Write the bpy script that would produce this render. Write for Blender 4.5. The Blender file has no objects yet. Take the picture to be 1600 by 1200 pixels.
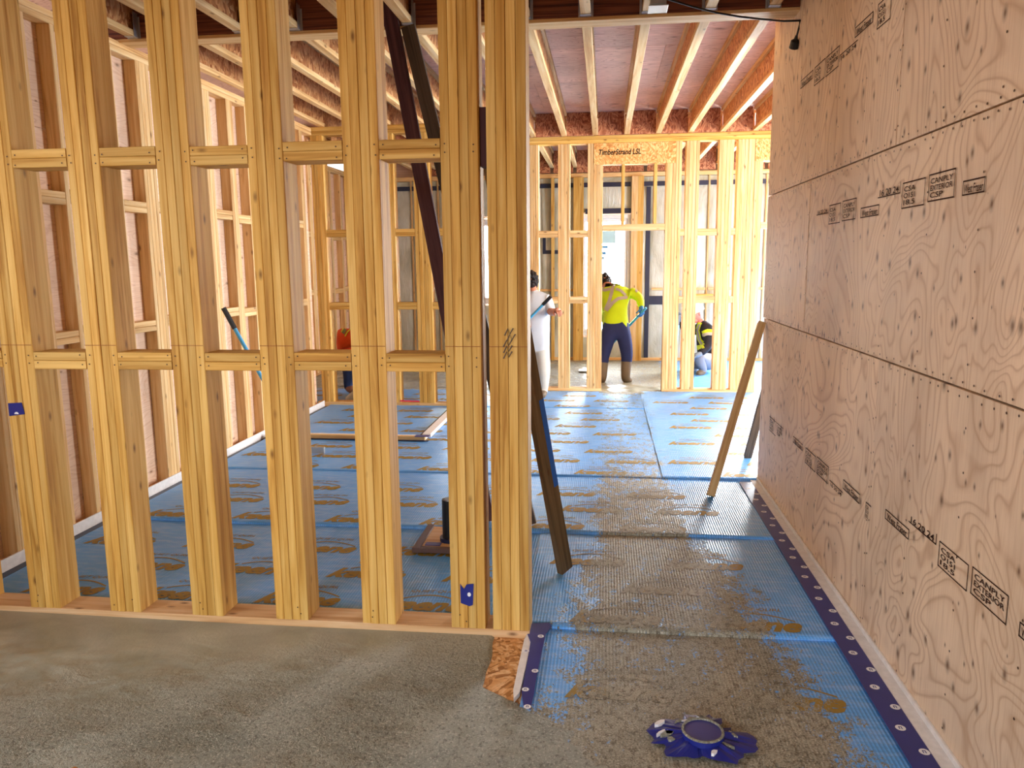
import bpy, bmesh, math, random
from mathutils import Vector, Matrix, noise
from mathutils.bvhtree import BVHTree
random.seed(7)
S = bpy.context.scene
C = S.collection

# ---------------------------------------------------------------- camera
F, YAW, PITCH, ROLL, H = 1194.88, 0.121512, 0.158071, -0.0097646, 1.63449
_cy, _sy, _cp, _sp = math.cos(YAW), math.sin(YAW), math.cos(PITCH), math.sin(PITCH)
FWD = Vector((-_sy*_cp, _cy*_cp, -_sp)); _r = Vector((_cy, _sy, 0)); _u = _r.cross(FWD)
RT = math.cos(ROLL)*_r + math.sin(ROLL)*_u
UP = -math.sin(ROLL)*_r + math.cos(ROLL)*_u
CAMPOS = Vector((0, 0, H))
cam = bpy.data.cameras.new('camera'); camo = bpy.data.objects.new('camera', cam); C.objects.link(camo)
cam.sensor_fit = 'HORIZONTAL'; cam.sensor_width = 36; cam.lens = F*36/1600
cam.clip_start = 0.02; cam.clip_end = 200
camo.matrix_world = Matrix(((RT.x, UP.x, -FWD.x, 0), (RT.y, UP.y, -FWD.y, 0), (RT.z, UP.z, -FWD.z, H), (0, 0, 0, 1)))
S.camera = camo
S.view_settings.view_transform = 'Standard'; S.view_settings.look = 'None'
S.view_settings.exposure = 1.32; S.view_settings.gamma = 1.0; S.view_settings.use_curve_mapping = False

# ---------------------------------------------------------------- daylight: overcast sky through the open frame, plus added fill lamps
W = bpy.data.worlds.new('overcast_sky'); S.world = W; W.use_nodes = True
W.node_tree.nodes['Background'].inputs[0].default_value = (0.93, 0.97, 1.0, 1)
W.node_tree.nodes['Background'].inputs[1].default_value = 0.8
def area(name, loc, rot, sx, sy, power, col):
    l = bpy.data.lights.new(name, 'AREA'); l.shape = 'RECTANGLE'; l.size = sx; l.size_y = sy; l.energy = power; l.color = col
    o = bpy.data.objects.new(name, l); C.objects.link(o); o.location = loc; o.rotation_euler = rot; return o
# daylight entering the open side of the building (right of the far hall) and the open bay behind the camera
area('daylight_side_opening', (4.8, 6.8, 1.55), (0, math.radians(90), 0), 2.9, 2.0, 230, (0.95, 0.98, 1.0))
area('fill_light_back', (3.75, 12.62, 1.6), (math.radians(-90), 0, 0), 2.0, 2.6, 430, (0.93, 0.97, 1.0))  # fill lamp added for the stud sides; the wall here has no glazing
area('daylight_window_tall', (-.01, 13.0, 1.4), (math.radians(-90), 0, 0), .8, 1.9, 45, (0.93, 0.97, 1.0))
area('daylight_window_left', (-1.88, 13.0, 1.64), (math.radians(-90), 0, 0), .8, 1.35, 45, (0.93, 0.97, 1.0))
area('daylight_rear_opening', (-0.9, -8.0, 3.3), (math.radians(82), 0, 0), 8.0, 3.0, 330, (0.86, 0.94, 1.0))
area('fill_light_left', (-3.5, 1.6, 1.83), (0, math.radians(-90), 0), 1.2, 1.25, 20, (0.92, 0.96, 1.0))  # fill lamp added to brighten the right plywood wall
S.cycles.max_bounces = 7; S.cycles.diffuse_bounces = 4; S.cycles.caustics_reflective = False; S.cycles.caustics_refractive = False

# ---------------------------------------------------------------- helpers
def ray(px, py): return RT*((px-800)/F) + UP*((600-py)/F) + FWD
def onz(px, py, z=0.0):
    d = ray(px, py); return CAMPOS + d*((z-H)/d.z)
def onx(px, py, x):
    d = ray(px, py); return CAMPOS + d*(x/d.x)
def ony(px, py, y):
    d = ray(px, py); return CAMPOS + d*(y/d.y)
P = ony
def srgb(r, g, b):
    f = lambda c: (c/12.92 if c <= 0.04045 else ((c+0.055)/1.055)**2.4)
    return (f(r/255), f(g/255), f(b/255), 1)

WLOC = {}
def put(o, parent, loc=(0, 0, 0)):
    """link o at world location loc, under parent (parents only translate)"""
    C.objects.link(o); loc = Vector(loc); WLOC[o.name] = loc
    if parent is not None:
        o.parent = parent; o.location = loc - WLOC[parent.name]
    else: o.location = loc
    return o
def tag(o, label=None, cat=None, group=None, kind=None):
    if label: o['label'] = label
    if cat: o['category'] = cat
    if group: o['group'] = group
    if kind: o['kind'] = kind
    return o
def empty(name, loc=(0, 0, 0), parent=None):
    o = bpy.data.objects.new(name, None); o.empty_display_size = 0.1
    return put(o, parent, loc)
def mesh_obj(name, verts, faces, mat, parent=None, loc=(0, 0, 0), smooth=False):
    me = bpy.data.meshes.new(name); me.from_pydata([tuple(v) for v in verts], [], faces); me.update()
    if mat: me.materials.append(mat)
    if smooth:
        for p in me.polygons: p.use_smooth = True
    return put(bpy.data.objects.new(name, me), parent, loc)
def bm_obj(name, bm, mat, parent=None, loc=(0, 0, 0), smooth=False):
    me = bpy.data.meshes.new(name); bm.to_mesh(me); bm.free()
    for m in (mat if isinstance(mat, (list, tuple)) else [mat]): me.materials.append(m)
    if smooth:
        for p in me.polygons: p.use_smooth = True
    return put(bpy.data.objects.new(name, me), parent, loc)

def prism(size, ch=0.003):
    """board centred at origin: chamfered along its longest side"""
    dx, dy, dz = size; ax = max(range(3), key=lambda i: size[i])
    a, b = [i for i in range(3) if i != ax]
    ha, hb, hl = size[a]/2, size[b]/2, size[ax]/2
    c = min(ch, ha*.4, hb*.4)
    prof = [(-ha+c, -hb), (ha-c, -hb), (ha, -hb+c), (ha, hb-c), (ha-c, hb), (-ha+c, hb), (-ha, hb-c), (-ha, -hb+c)]
    vs = []
    for l in (-hl, hl):
        for p in prof:
            v = [0, 0, 0]; v[a] = p[0]; v[b] = p[1]; v[ax] = l; vs.append(v)
    fs = [(i, (i+1) % 8, 8+(i+1) % 8, 8+i) for i in range(8)] + [tuple(range(7, -1, -1)), tuple(range(8, 16))]
    if ax == 1: fs = [tuple(reversed(f)) for f in fs]
    return vs, fs
_cache = {}
def board(name, lo, hi, mat, parent=None, ch=0.003):
    """axis-aligned board between world corners lo, hi; alike boards share mesh data"""
    lo, hi = Vector(lo), Vector(hi)
    size = tuple(round(hi[i]-lo[i], 4) for i in range(3)); key = (size, mat.name, ch)
    if key not in _cache:
        vs, fs = prism(size, ch)
        me = bpy.data.meshes.new(name); me.from_pydata(vs, [], fs); me.update()
        bm = bmesh.new(); bm.from_mesh(me); bmesh.ops.recalc_face_normals(bm, faces=bm.faces); bm.to_mesh(me); bm.free()
        me.materials.append(mat); _cache[key] = me
    return put(bpy.data.objects.new(name, _cache[key]), parent, (lo+hi)/2)
def lean_board(name, foot, top, w, t, mat, side, parent=None, ends=None):
    """board of section w (across, along 'side') x t whose axis runs foot->top"""
    foot, top = Vector(foot), Vector(top); d = top-foot; L = d.length; z = d.normalized()
    x = (Vector(side)-z*Vector(side).dot(z)).normalized(); y = z.cross(x)
    vs, fs = prism((w, t, L)) if L > max(w, t) else prism((w, t, L))
    me = bpy.data.meshes.new(name); me.from_pydata([(v[0], v[1], v[2]+L/2) for v in vs], [], fs); me.update()
    bm = bmesh.new(); bm.from_mesh(me); bmesh.ops.recalc_face_normals(bm, faces=bm.faces); bm.to_mesh(me); bm.free()
    me.materials.append(mat)
    o = bpy.data.objects.new(name, me); put(o, parent, foot)
    M = Matrix((x, y, z)).transposed().to_4x4(); o.rotation_euler = M.to_euler()
    return o
def bm_box(bm, lo, hi):
    r = bmesh.ops.create_cube(bm, size=1); lo, hi = Vector(lo), Vector(hi)
    for v in r['verts']: v.co = Vector((lo[i]+(v.co[i]+.5)*(hi[i]-lo[i]) for i in range(3)))
    return r['verts']
def bm_tube(bm, pts, rad, seg=10, cap=True):
    pts = [Vector(p) for p in pts]; n = len(pts); rings = []
    rads = rad if isinstance(rad, (list, tuple)) else [rad]*n
    for i, p in enumerate(pts):
        d = (pts[min(i+1, n-1)]-pts[max(i-1, 0)]).normalized()
        a = Vector((0, 0, 1)) if abs(d.z) < .9 else Vector((1, 0, 0))
        x = d.cross(a).normalized(); y = d.cross(x)
        rings.append([bm.verts.new(p+(x*math.cos(k*2*math.pi/seg)+y*math.sin(k*2*math.pi/seg))*rads[i]) for k in range(seg)])
    for i in range(n-1):
        for k in range(seg):
            bm.faces.new((rings[i][k], rings[i][(k+1) % seg], rings[i+1][(k+1) % seg], rings[i+1][k]))
    if cap:
        bm.faces.new(rings[0][::-1]); bm.faces.new(rings[-1])
    bmesh.ops.recalc_face_normals(bm, faces=bm.faces)

# ---------------------------------------------------------------- materials
class NT:
    def __init__(s, name):
        s.m = bpy.data.materials.new(name); s.m.use_nodes = True; s.t = s.m.node_tree
        s.b = s.t.nodes['Principled BSDF']
    def n(s, typ, **kw):
        nd = s.t.nodes.new(typ)
        for k, v in kw.items():
            if k.startswith('i_'): nd.inputs[k[2:].replace('_', ' ')].default_value = v
            else: setattr(nd, k, v)
        return nd
    def l(s, a, b): s.t.links.new(a, b)
    def math(s, op, a, b=None, c=None, clamp=False):
        nd = s.t.nodes.new('ShaderNodeMath'); nd.operation = op; nd.use_clamp = clamp
        for i, v in enumerate((a, b, c)):
            if v is None: continue
            if isinstance(v, (int, float)): nd.inputs[i].default_value = v
            else: s.l(v, nd.inputs[i])
        return nd.outputs[0]
    def mix(s, fac, a, b, blend='MIX'):
        nd = s.t.nodes.new('ShaderNodeMix'); nd.data_type = 'RGBA'; nd.blend_type = blend; nd.clamp_factor = True
        for sock, v in ((nd.inputs[0], fac), (nd.inputs[6], a), (nd.inputs[7], b)):
            if isinstance(v, (int, float)): sock.default_value = v
            elif isinstance(v, tuple): sock.default_value = v
            else: s.l(v, sock)
        return nd.outputs[2]
    def coord(s, scale, rnd=True, loc=(0, 0, 0)):
        tc = s.n('ShaderNodeTexCoord'); v = tc.outputs['Object']
        if rnd:
            oi = s.n('ShaderNodeObjectInfo'); sc = s.n('ShaderNodeVectorMath', operation='SCALE')
            sc.inputs[0].default_value = (37.3, 51.7, 23.1); s.l(oi.outputs['Random'], sc.inputs['Scale'])
            ad = s.n('ShaderNodeVectorMath', operation='ADD'); s.l(v, ad.inputs[0]); s.l(sc.outputs[0], ad.inputs[1]); v = ad.outputs[0]
        mp = s.n('ShaderNodeMapping'); mp.inputs['Scale'].default_value = scale; mp.inputs['Location'].default_value = loc
        s.l(v, mp.inputs[0]); return mp.outputs[0]
    def noise(s, vec, scale=1, detail=3, rough=.55, dist=0):
        nd = s.n('ShaderNodeTexNoise'); nd.inputs['Scale'].default_value = scale; nd.inputs['Detail'].default_value = detail
        nd.inputs['Roughness'].default_value = rough; nd.inputs['Distortion'].default_value = dist
        s.l(vec, nd.inputs['Vector']); return nd.outputs['Fac']
    def ramp(s, fac, stops, interp='LINEAR'):
        nd = s.n('ShaderNodeValToRGB'); nd.color_ramp.interpolation = interp
        e = nd.color_ramp.elements
        while len(e) > 1: e.remove(e[-1])
        e[0].position, e[0].color = stops[0][0], stops[0][1]
        for p, c in stops[1:]:
            q = e.new(p); q.color = c
        s.l(fac, nd.inputs[0]); return nd.outputs[0]
    def bump(s, h, strength=.2, dist=.01):
        nd = s.n('ShaderNodeBump'); nd.inputs['Strength'].default_value = strength; nd.inputs['Distance'].default_value = dist
        s.l(h, nd.inputs['Height']); s.l(nd.outputs[0], s.b.inputs['Normal'])
    def done(s, col, rough=.6, spec=.3, metal=0):
        if isinstance(col, tuple): s.b.inputs['Base Color'].default_value = col
        else: s.l(col, s.b.inputs['Base Color'])
        if isinstance(rough, (int, float)): s.b.inputs['Roughness'].default_value = rough
        else: s.l(rough, s.b.inputs['Roughness'])
        s.b.inputs['Specular IOR Level'].default_value = spec; s.b.inputs['Metallic'].default_value = metal
        return s.m
BW = lambda v: (v, v, v, 1)
def mat_wood(name, ax, light, mid, dark, knots=.055):
    m = NT(name)
    sc = [26, 26, 26]; sc[ax] = 1.1
    g = m.noise(m.coord(tuple(sc)), 1, 4, .6, .6)
    sf = [150, 150, 150]; sf[ax] = 3
    fine = m.noise(m.coord(tuple(sf)), 1, 2)
    col = m.ramp(g, [(.30, dark), (.46, mid), (.64, light)])
    col = m.mix(m.math('MULTIPLY', m.math('SUBTRACT', fine, .45, clamp=True), .9), col, dark)
    sk = [11, 11, 11]; sk[ax] = 4.6
    vo = m.n('ShaderNodeTexVoronoi'); vo.inputs['Scale'].default_value = 1; vo.inputs['Randomness'].default_value = 1
    m.l(m.coord(tuple(sk)), vo.inputs['Vector'])
    k = m.math('SUBTRACT', 1, m.math('DIVIDE', vo.outputs['Distance'], knots*2.6), clamp=True)
    kk = m.ramp(k, [(0, BW(0)), (.35, BW(.35)), (.75, BW(.9))])
    col = m.mix(m.math('MULTIPLY', kk, .85), col, srgb(92, 46, 14))
    oi = m.n('ShaderNodeObjectInfo'); hs = m.n('ShaderNodeHueSaturation')
    m.l(m.math('MULTIPLY_ADD', oi.outputs['Random'], .30, .83), hs.inputs['Value'])
    m.l(col, hs.inputs['Color'])
    m.bump(g, .12, .004)
    return m.done(hs.outputs[0], .62, .25)
L1, M1, D1 = srgb(230, 190, 112), srgb(212, 164, 82), srgb(172, 118, 48)
WOOD = [mat_wood('spruce_x', 0, L1, M1, D1), mat_wood('spruce_y', 1, L1, M1, D1), mat_wood('spruce_z', 2, L1, M1, D1)]
L2, M2, D2 = srgb(236, 204, 152), srgb(222, 180, 122), srgb(190, 140, 84)
PALE = [mat_wood('fir_x', 0, L2, M2, D2), mat_wood('fir_y', 1, L2, M2, D2), mat_wood('fir_z', 2, L2, M2, D2)]
PLATE = [mat_wood('plate_x', 0, srgb(240, 204, 160), srgb(228, 182, 130), srgb(190, 140, 92)),
         mat_wood('plate_y', 1, srgb(232, 186, 130), srgb(214, 162, 104), srgb(170, 116, 66))]

def mat_ply(name, u, v, base, dark, knotc, lines=.55, sc=1.0, stretch=3.0, nk=.055, kd=(7, 3.2)):
    """rotary-cut veneer: contour lines of a smooth field; u = grain axis, v = across"""
    m = NT(name)
    s = [0.02]*3; s[u] = .55*sc; s[v] = .55*sc*stretch
    f = m.noise(m.coord(tuple(s)), 1, 2.2, .5, .8)
    w = m.math('FRACT', m.math('MULTIPLY', f, 30))
    line = m.ramp(w, [(0, BW(1)), (.16, BW(.25)), (.4, BW(0)), (.82, BW(.05)), (1, BW(1))])
    s3 = [0.1]*3; s3[u] = 1.7; s3[v] = 2.6
    broad = m.noise(m.coord(tuple(s3)), 1, 3)
    col = m.mix(m.ramp(broad, [(.3, BW(0)), (.7, BW(1))]), tuple(c*.86 for c in base[:3])+(1,), tuple(min(1, c*1.1) for c in base[:3])+(1,))
    col = m.mix(m.math('MULTIPLY', line, lines), col, dark)
    s2 = [1]*3; s2[u] = 6; s2[v] = 130
    col = m.mix(m.math('MULTIPLY', m.math('SUBTRACT', m.noise(m.coord(tuple(s2)), 1, 2), .46, clamp=True), 1.0), col, dark)
    sk = [0.05]*3; sk[u] = kd[1]; sk[v] = kd[0]
    vo = m.n('ShaderNodeTexVoronoi'); vo.inputs['Scale'].default_value = 1
    vo.voronoi_dimensions = '2D'; sx = m.n('ShaderNodeSeparateXYZ'); cx = m.n('ShaderNodeCombineXYZ'); m.l(m.coord(tuple(sk)), sx.inputs[0])
    m.l(sx.outputs[u], cx.inputs[0]); m.l(sx.outputs[v], cx.inputs[1]); m.l(cx.outputs[0], vo.inputs['Vector'])
    sc_ = m.n('ShaderNodeSeparateColor'); m.l(vo.outputs['Color'], sc_.inputs[0])
    k = m.math('SUBTRACT', 1, m.math('DIVIDE', vo.outputs['Distance'], m.math('MULTIPLY_ADD', sc_.outputs[0], nk*2.2, nk*.3)), clamp=True)
    col = m.mix(m.math('MULTIPLY', m.ramp(k, [(0, BW(0)), (.45, BW(.35)), (.85, BW(1))]), .8), col, knotc)
    oi = m.n('ShaderNodeObjectInfo'); hs = m.n('ShaderNodeHueSaturation')
    m.l(m.math('MULTIPLY_ADD', oi.outputs['Random'], .14, .93), hs.inputs['Value']); m.l(col, hs.inputs['Color'])
    m.bump(line, .08, .003)
    return m.done(hs.outputs[0], .55, .3)
PLYR = mat_ply('plywood_wall', 2, 1, srgb(245, 218, 188), srgb(192, 150, 112), srgb(96, 60, 36), .55, 1.5, 1.6, .085, (8.5, 5.5))
PLYL = mat_ply('plywood_sheathing', 1, 2, srgb(240, 206, 178), srgb(196, 144, 108), srgb(120, 76, 50), .4, 1.5, 5)
PLYD = mat_ply('plywood_deck', 0, 1, srgb(238, 200, 182), srgb(176, 122, 102), srgb(100, 56, 44), .85, 1.4, 9, .06, (3, 1.5))

def mat_osb(name, a, b, c, scale=34):
    m = NT(name)
    v = m.coord((1, 1, 1))
    ds = m.n('ShaderNodeTexNoise'); ds.inputs['Scale'].default_value = 4; m.l(v, ds.inputs['Vector'])
    ad = m.n('ShaderNodeVectorMath', operation='MULTIPLY_ADD'); ad.inputs[1].default_value = (.3, .3, .3)
    m.l(ds.outputs['Color'], ad.inputs[0]); m.l(v, ad.inputs[2])
    mp = m.n('ShaderNodeMapping'); mp.inputs['Scale'].default_value = (scale*.6, scale*.6, scale*.28); mp.inputs['Rotation'].default_value = (.5, .4, .3)
    m.l(ad.outputs[0], mp.inputs[0])
    vo = m.n('ShaderNodeTexVoronoi'); vo.inputs['Scale'].default_value = 1; m.l(mp.outputs[0], vo.inputs['Vector'])
    sep = m.n('ShaderNodeSeparateColor'); m.l(vo.outputs['Color'], sep.inputs[0])
    col = m.ramp(sep.outputs[0], [(0, a), (.45, b), (.8, c), (1, b)])
    fi = m.noise(m.coord((60, 60, 14)), 1, 3)
    col = m.mix(m.math('SUBTRACT', fi, .42, clamp=True), col, a)
    m.bump(sep.outputs[0], .25, .003)
    return m.done(col, .6, .3)
OSB = mat_osb('osb_web', srgb(150, 84, 40), srgb(206, 140, 82), srgb(232, 180, 122), 80)
OSBR = mat_osb('osb_rim', srgb(126, 66, 44), srgb(180, 110, 74), srgb(214, 154, 112), 110)
OSBF = mat_osb('osb_floor', srgb(150, 96, 48), srgb(220, 160, 100), srgb(242, 200, 150), 110)
OSBH = mat_osb('osb_header', srgb(190, 122, 60), srgb(224, 166, 96), srgb(242, 204, 140), 120)
def mat_lvl():
    m = NT('laminated_veneer')
    g = m.noise(m.coord((1.5, 4, 70)), 1, 3, .6, .3)
    col = m.ramp(g, [(.35, srgb(76, 40, 32)), (.5, srgb(120, 66, 46)), (.7, srgb(150, 90, 62))])
    return m.done(col, .6, .3)
LVL = mat_lvl()
def flat(name, col, rough=.6, spec=.3, metal=0, nv=.12, ns=12, trans=0):
    m = NT(name); g = m.noise(m.coord((ns, ns, ns)), 1, 3)
    c = m.mix(g, tuple(x*(1-nv) for x in col[:3])+(1,), tuple(min(1, x*(1+nv)) for x in col[:3])+(1,))
    return m.done(c, rough, spec, metal)
FOAM = flat('white_foam', srgb(232, 228, 226), .7, nv=.2, ns=30)
NAVY = flat('navy_tape', srgb(30, 40, 126), .35, .5, nv=.3)
NAVY2 = flat('dark_tape', srgb(20, 30, 62), .4, .5, nv=.3)
WHITE = flat('white_print', srgb(240, 240, 245), .5)
INK = flat('stamp_ink', srgb(62, 40, 32), .8, .1, nv=.5, ns=120)
INKB = flat('black_ink', srgb(30, 24, 24), .8, .1)
BLACK = flat('black_plastic', srgb(18, 18, 20), .4, .5)
STEEL = flat('galvanised_steel', srgb(190, 194, 198), .35, .5, .8)
NAIL = flat('nail_head', srgb(78, 56, 40), .5, .3)
RED = flat('red_string', srgb(220, 60, 80), .6)
DARKB = mat_wood('stained_board', 2, srgb(96, 62, 64), srgb(78, 46, 52), srgb(50, 28, 36))
GREYB = mat_wood('weathered_board', 2, srgb(128, 110, 92), srgb(104, 88, 72), srgb(70, 58, 48))
DARKG = mat_wood('dark_grey_board', 2, srgb(92, 78, 68), srgb(72, 60, 52), srgb(46, 38, 34))
MUDB = mat_wood('muddy_board', 2, srgb(124, 100, 70), srgb(98, 78, 52), srgb(64, 50, 34))
BLUEP = flat('blue_paint', srgb(40, 100, 190), .45, .4)
BLUEH = flat('blue_handle', srgb(70, 160, 205), .35, .5)

# poly vapour barrier over insulation
def mat_poly():
    m = NT('vapour_barrier')
    g = m.noise(m.coord((3, 3, 1.6)), 1, 3, .6, .5); f = m.noise(m.coord((14, 14, 3)), 1, 4, .65, 1.5)
    col = m.ramp(g, [(.3, srgb(172, 172, 154)), (.55, srgb(202, 203, 190)), (.75, srgb(220, 221, 212))])
    m.bump(f, .5, .03)
    return m.done(col, .28, .5)
POLY = mat_poly()

# mud / slurry mask over the blue sound mat (world coordinates; these meshes have their origin at 0)
def mud_mask(m):
    tc = m.n('ShaderNodeTexCoord'); sp = m.n('ShaderNodeSeparateXYZ'); m.l(tc.outputs['Object'], sp.inputs[0])
    X, Y = sp.outputs[0], sp.outputs[1]
    def mr(v, a, b, c, d, kind='SMOOTHSTEP'):
        nd = m.n('ShaderNodeMapRange'); nd.interpolation_type = kind
        for i, q in enumerate((a, b, c, d)): nd.inputs[i+1].default_value = q
        m.l(v, nd.inputs[0]); return nd.outputs[0]
    big = m.noise(m.coord((2.2, 2.0, 1), False), 1, 3, .6)
    wob = m.math('MULTIPLY_ADD', big, .7, -.35)
    cx = mr(Y, 2.2, 5.2, .34, .22)
    dx = m.math('ABSOLUTE', m.math('ADD', m.math('SUBTRACT', X, cx), m.math('MULTIPLY', wob, .5)))
    hw = mr(Y, 2.4, 5.0, .62, .36)
    across = m.math('SUBTRACT', 1, m.math('DIVIDE', m.math('SUBTRACT', dx, m.math('MULTIPLY', hw, .55)), m.math('MULTIPLY', hw, .7)), clamp=True)
    along = m.ramp(mr(Y, 2, 13, 0, 1, 'LINEAR'), [(0, BW(.9)), (.05, BW(.84)), (.09, BW(.76)), (.13, BW(.72)), (.19, BW(.76)), (.27, BW(.70)), (.33, BW(.62)), (.36, BW(.50)), (.5, BW(.42)), (.66, BW(.44)), (.69, BW(.95)), (.78, BW(.8)), (1, BW(.6))])
    path = m.math('MULTIPLY', across, along)
    far = m.math('MULTIPLY', mr(Y, 9.35, 9.65, 0, 1), mr(X, .75, 1.15, .78, .12))
    d = m.math('MAXIMUM', path, far)
    near = m.math('MULTIPLY', mr(m.math('ADD', Y, wob), 2.78, 2.45, 0, .76), mr(X, .86, .66, 0, 1))
    d = m.math('MAXIMUM', d, near)
    base = m.math('MULTIPLY', mr(X, -.6, -.25, 0, .16), mr(X, 1.2, 1.0, 0, 1))
    d = m.math('MAXIMUM', d, base)
    n1 = m.noise(m.coord((16, 9, 1), False), 1, 4, .65); n2 = m.noise(m.coord((85, 60, 1), False), 1, 3, .7)
    nn = m.math('ADD', m.math('MULTIPLY', n1, .48), m.math('MULTIPLY', n2, .52))
    nn = mr(nn, .28, .70, 0, 1, 'LINEAR')
    return mr(m.math('SUBTRACT', d, nn), -.07, .10, 0, 1), n2
def mud_color(m, n2):
    g = m.noise(m.coord((5, 5, 1), False), 1, 3)
    sp = m.noise(m.coord((150, 150, 1), False), 1, 2, .8)
    c = m.ramp(g, [(.3, srgb(138, 136, 120)), (.7, srgb(168, 165, 148))])
    md = m.noise(m.coord((42, 30, 1), False), 1, 4, .7)
    c = m.mix(m.ramp(md, [(.36, BW(.75)), (.52, BW(0))]), c, srgb(78, 68, 52))
    c = m.mix(m.ramp(sp, [(.56, BW(0)), (.66, BW(.85))]), c, srgb(206, 200, 184))
    return m.mix(m.ramp(sp, [(.34, BW(.85)), (.44, BW(0))]), c, srgb(66, 54, 40))
def mat_mat(name, ccol, cdark, ribs):
    m = NT(name); mask, n2 = mud_mask(m)
    v = m.coord((1, 1, 1), False)
    w = m.n('ShaderNodeTexWave'); w.wave_type = 'BANDS'; w.bands_direction = 'X'; w.inputs['Scale'].default_value = 22; w.inputs['Distortion'].default_value = .4
    m.l(v, w.inputs['Vector'])
    w2 = m.n('ShaderNodeTexWave'); w2.bands_direction = 'Y'; w2.inputs['Scale'].default_value = 14; w2.inputs['Distortion'].default_value = .6
    m.l(v, w2.inputs['Vector'])
    g = m.noise(m.coord((1.6, 1.6, 1), False), 1, 3)
    amt = m.math('MULTIPLY', m.ramp(g, [(.35, BW(.25)), (.65, BW(1))]), ribs)
    rib = m.math('MULTIPLY', m.math('MAXIMUM', m.ramp(w.outputs['Fac'], [(.55, BW(0)), (.95, BW(1))]), m.math('MULTIPLY', m.ramp(w2.outputs['Fac'], [(.7, BW(0)), (1, BW(1))]), .6)), amt)
    col = m.mix(rib, ccol, cdark)
    col = m.mix(m.math('MULTIPLY', m.math('SUBTRACT', m.noise(m.coord((9, 30, 1), False), 1, 3), .45, clamp=True), .8), col, (.75, .82, .9, 1))
    col = m.mix(mask, col, mud_color(m, n2))
    m.bump(m.math('ADD', m.math('MULTIPLY', mask, m.math('MULTIPLY_ADD', n2, 1.2, .6)), m.math('MULTIPLY', w.outputs['Fac'], .35)), .55, .006)
    return m.done(col, m.mix(mask, BW(.36), BW(.6)), .45)
MATB = mat_mat('blue_sound_mat', srgb(94, 172, 246), srgb(48, 92, 166), .5)
def mat_gold():
    m = NT('gold_print'); mask, n2 = mud_mask(m)
    return m.done(m.mix(mask, srgb(150, 122, 48), mud_color(m, n2)), .5, .4)
GOLD = mat_gold()
def mat_concrete():
    m = NT('wet_concrete')
    tc = m.n('ShaderNodeTexCoord'); sp = m.n('ShaderNodeSeparateXYZ'); m.l(tc.outputs['Object'], sp.inputs[0])
    g = m.noise(m.coord((2.5, 4, 2), False), 1, 4, .6, .5)
    gr = m.noise(m.coord((130, 130, 60), False), 1, 2, .75); gm = m.noise(m.coord((75, 62, 20), False), 1, 4, .75)
    # rough raked concrete towards the camera and the right, trowelled along the wall
    e = m.math('ADD', m.math('MULTIPLY', sp.outputs[0], .30), m.math('MULTIPLY', sp.outputs[1], -.85))
    e = m.math('ADD', e, m.math('MULTIPLY', g, .9))
    ro = m.n('ShaderNodeMapRange'); ro.interpolation_type = 'SMOOTHSTEP'
    for i, q in enumerate((-2.55, -2.0, .06, 1)): ro.inputs[i+1].default_value = q
    m.l(e, ro.inputs[0]); ro = ro.outputs[0]
    c = m.ramp(g, [(.3, srgb(136, 137, 122)), (.5, srgb(156, 156, 140)), (.72, srgb(176, 175, 158))])
    c = m.mix(m.math('MULTIPLY', ro, m.ramp(gr, [(.56, BW(0)), (.64, BW(.9))])), c, srgb(210, 204, 186))
    c = m.mix(m.math('MULTIPLY', ro, m.ramp(gm, [(.34, BW(.7)), (.48, BW(0))])), c, srgb(62, 52, 38))
    h = m.math('MULTIPLY', ro, m.math('ADD', m.math('MULTIPLY', gr, .35), m.math('MULTIPLY', gm, 1)))
    m.bump(h, 1.0, .02)
    return m.done(c, m.math('MULTIPLY_ADD', ro, .22, .30), .45)
CONC = mat_concrete()

# ---------------------------------------------------------------- text helper (flat print)
_glyph = {}
def glyphs(s, shear=0.0, bold=0.0):
    k = (s, shear, bold)
    if k not in _glyph:
        cu = bpy.data.curves.new('t', 'FONT'); cu.body = s; cu.size = 1; cu.shear = shear; cu.offset = bold; cu.resolution_u = 3
        o = bpy.data.objects.new('t', cu); C.objects.link(o)
        bpy.context.view_layer.update()
        me = o.evaluated_get(bpy.context.evaluated_depsgraph_get()).to_mesh()
        vs = [tuple(v.co) for v in me.vertices]; fs = [tuple(p.vertices) for p in me.polygons]
        bpy.data.objects.remove(o); bpy.data.curves.remove(cu)
        xs = [v[0] for v in vs]; ys = [v[1] for v in vs]
        _glyph[k] = (vs, fs, min(xs), max(xs), min(ys), max(ys))
    return _glyph[k]
def add_text(V, Fc, s, org, ux, uy, w, h, shear=0, bold=0):
    vs, fs, x0, x1, y0, y1 = glyphs(s, shear, bold); b = len(V)
    for v in vs: V.append(org + ux*((v[0]-x0)/(x1-x0)*w) + uy*((v[1]-y0)/(y1-y0)*h))
    Fc += [tuple(i+b for i in f) for f in fs]
def add_quad(V, Fc, pts):
    b = len(V); V += [Vector(p) for p in pts]; Fc.append(tuple(range(b, b+len(pts))))
def add_rect(V, Fc, org, ux, uy, w, h, t, sides='lrtb'):
    for sd, (a, b, c, d) in dict(l=(0, 0, t, h), r=(w-t, 0, w, h), b=(0, 0, w, t), t=(0, h-t, w, h)).items():
        if sd in sides: add_quad(V, Fc, [org+ux*x+uy*y for x, y in ((a, b), (c, b), (c, d), (a, d))])

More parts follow.
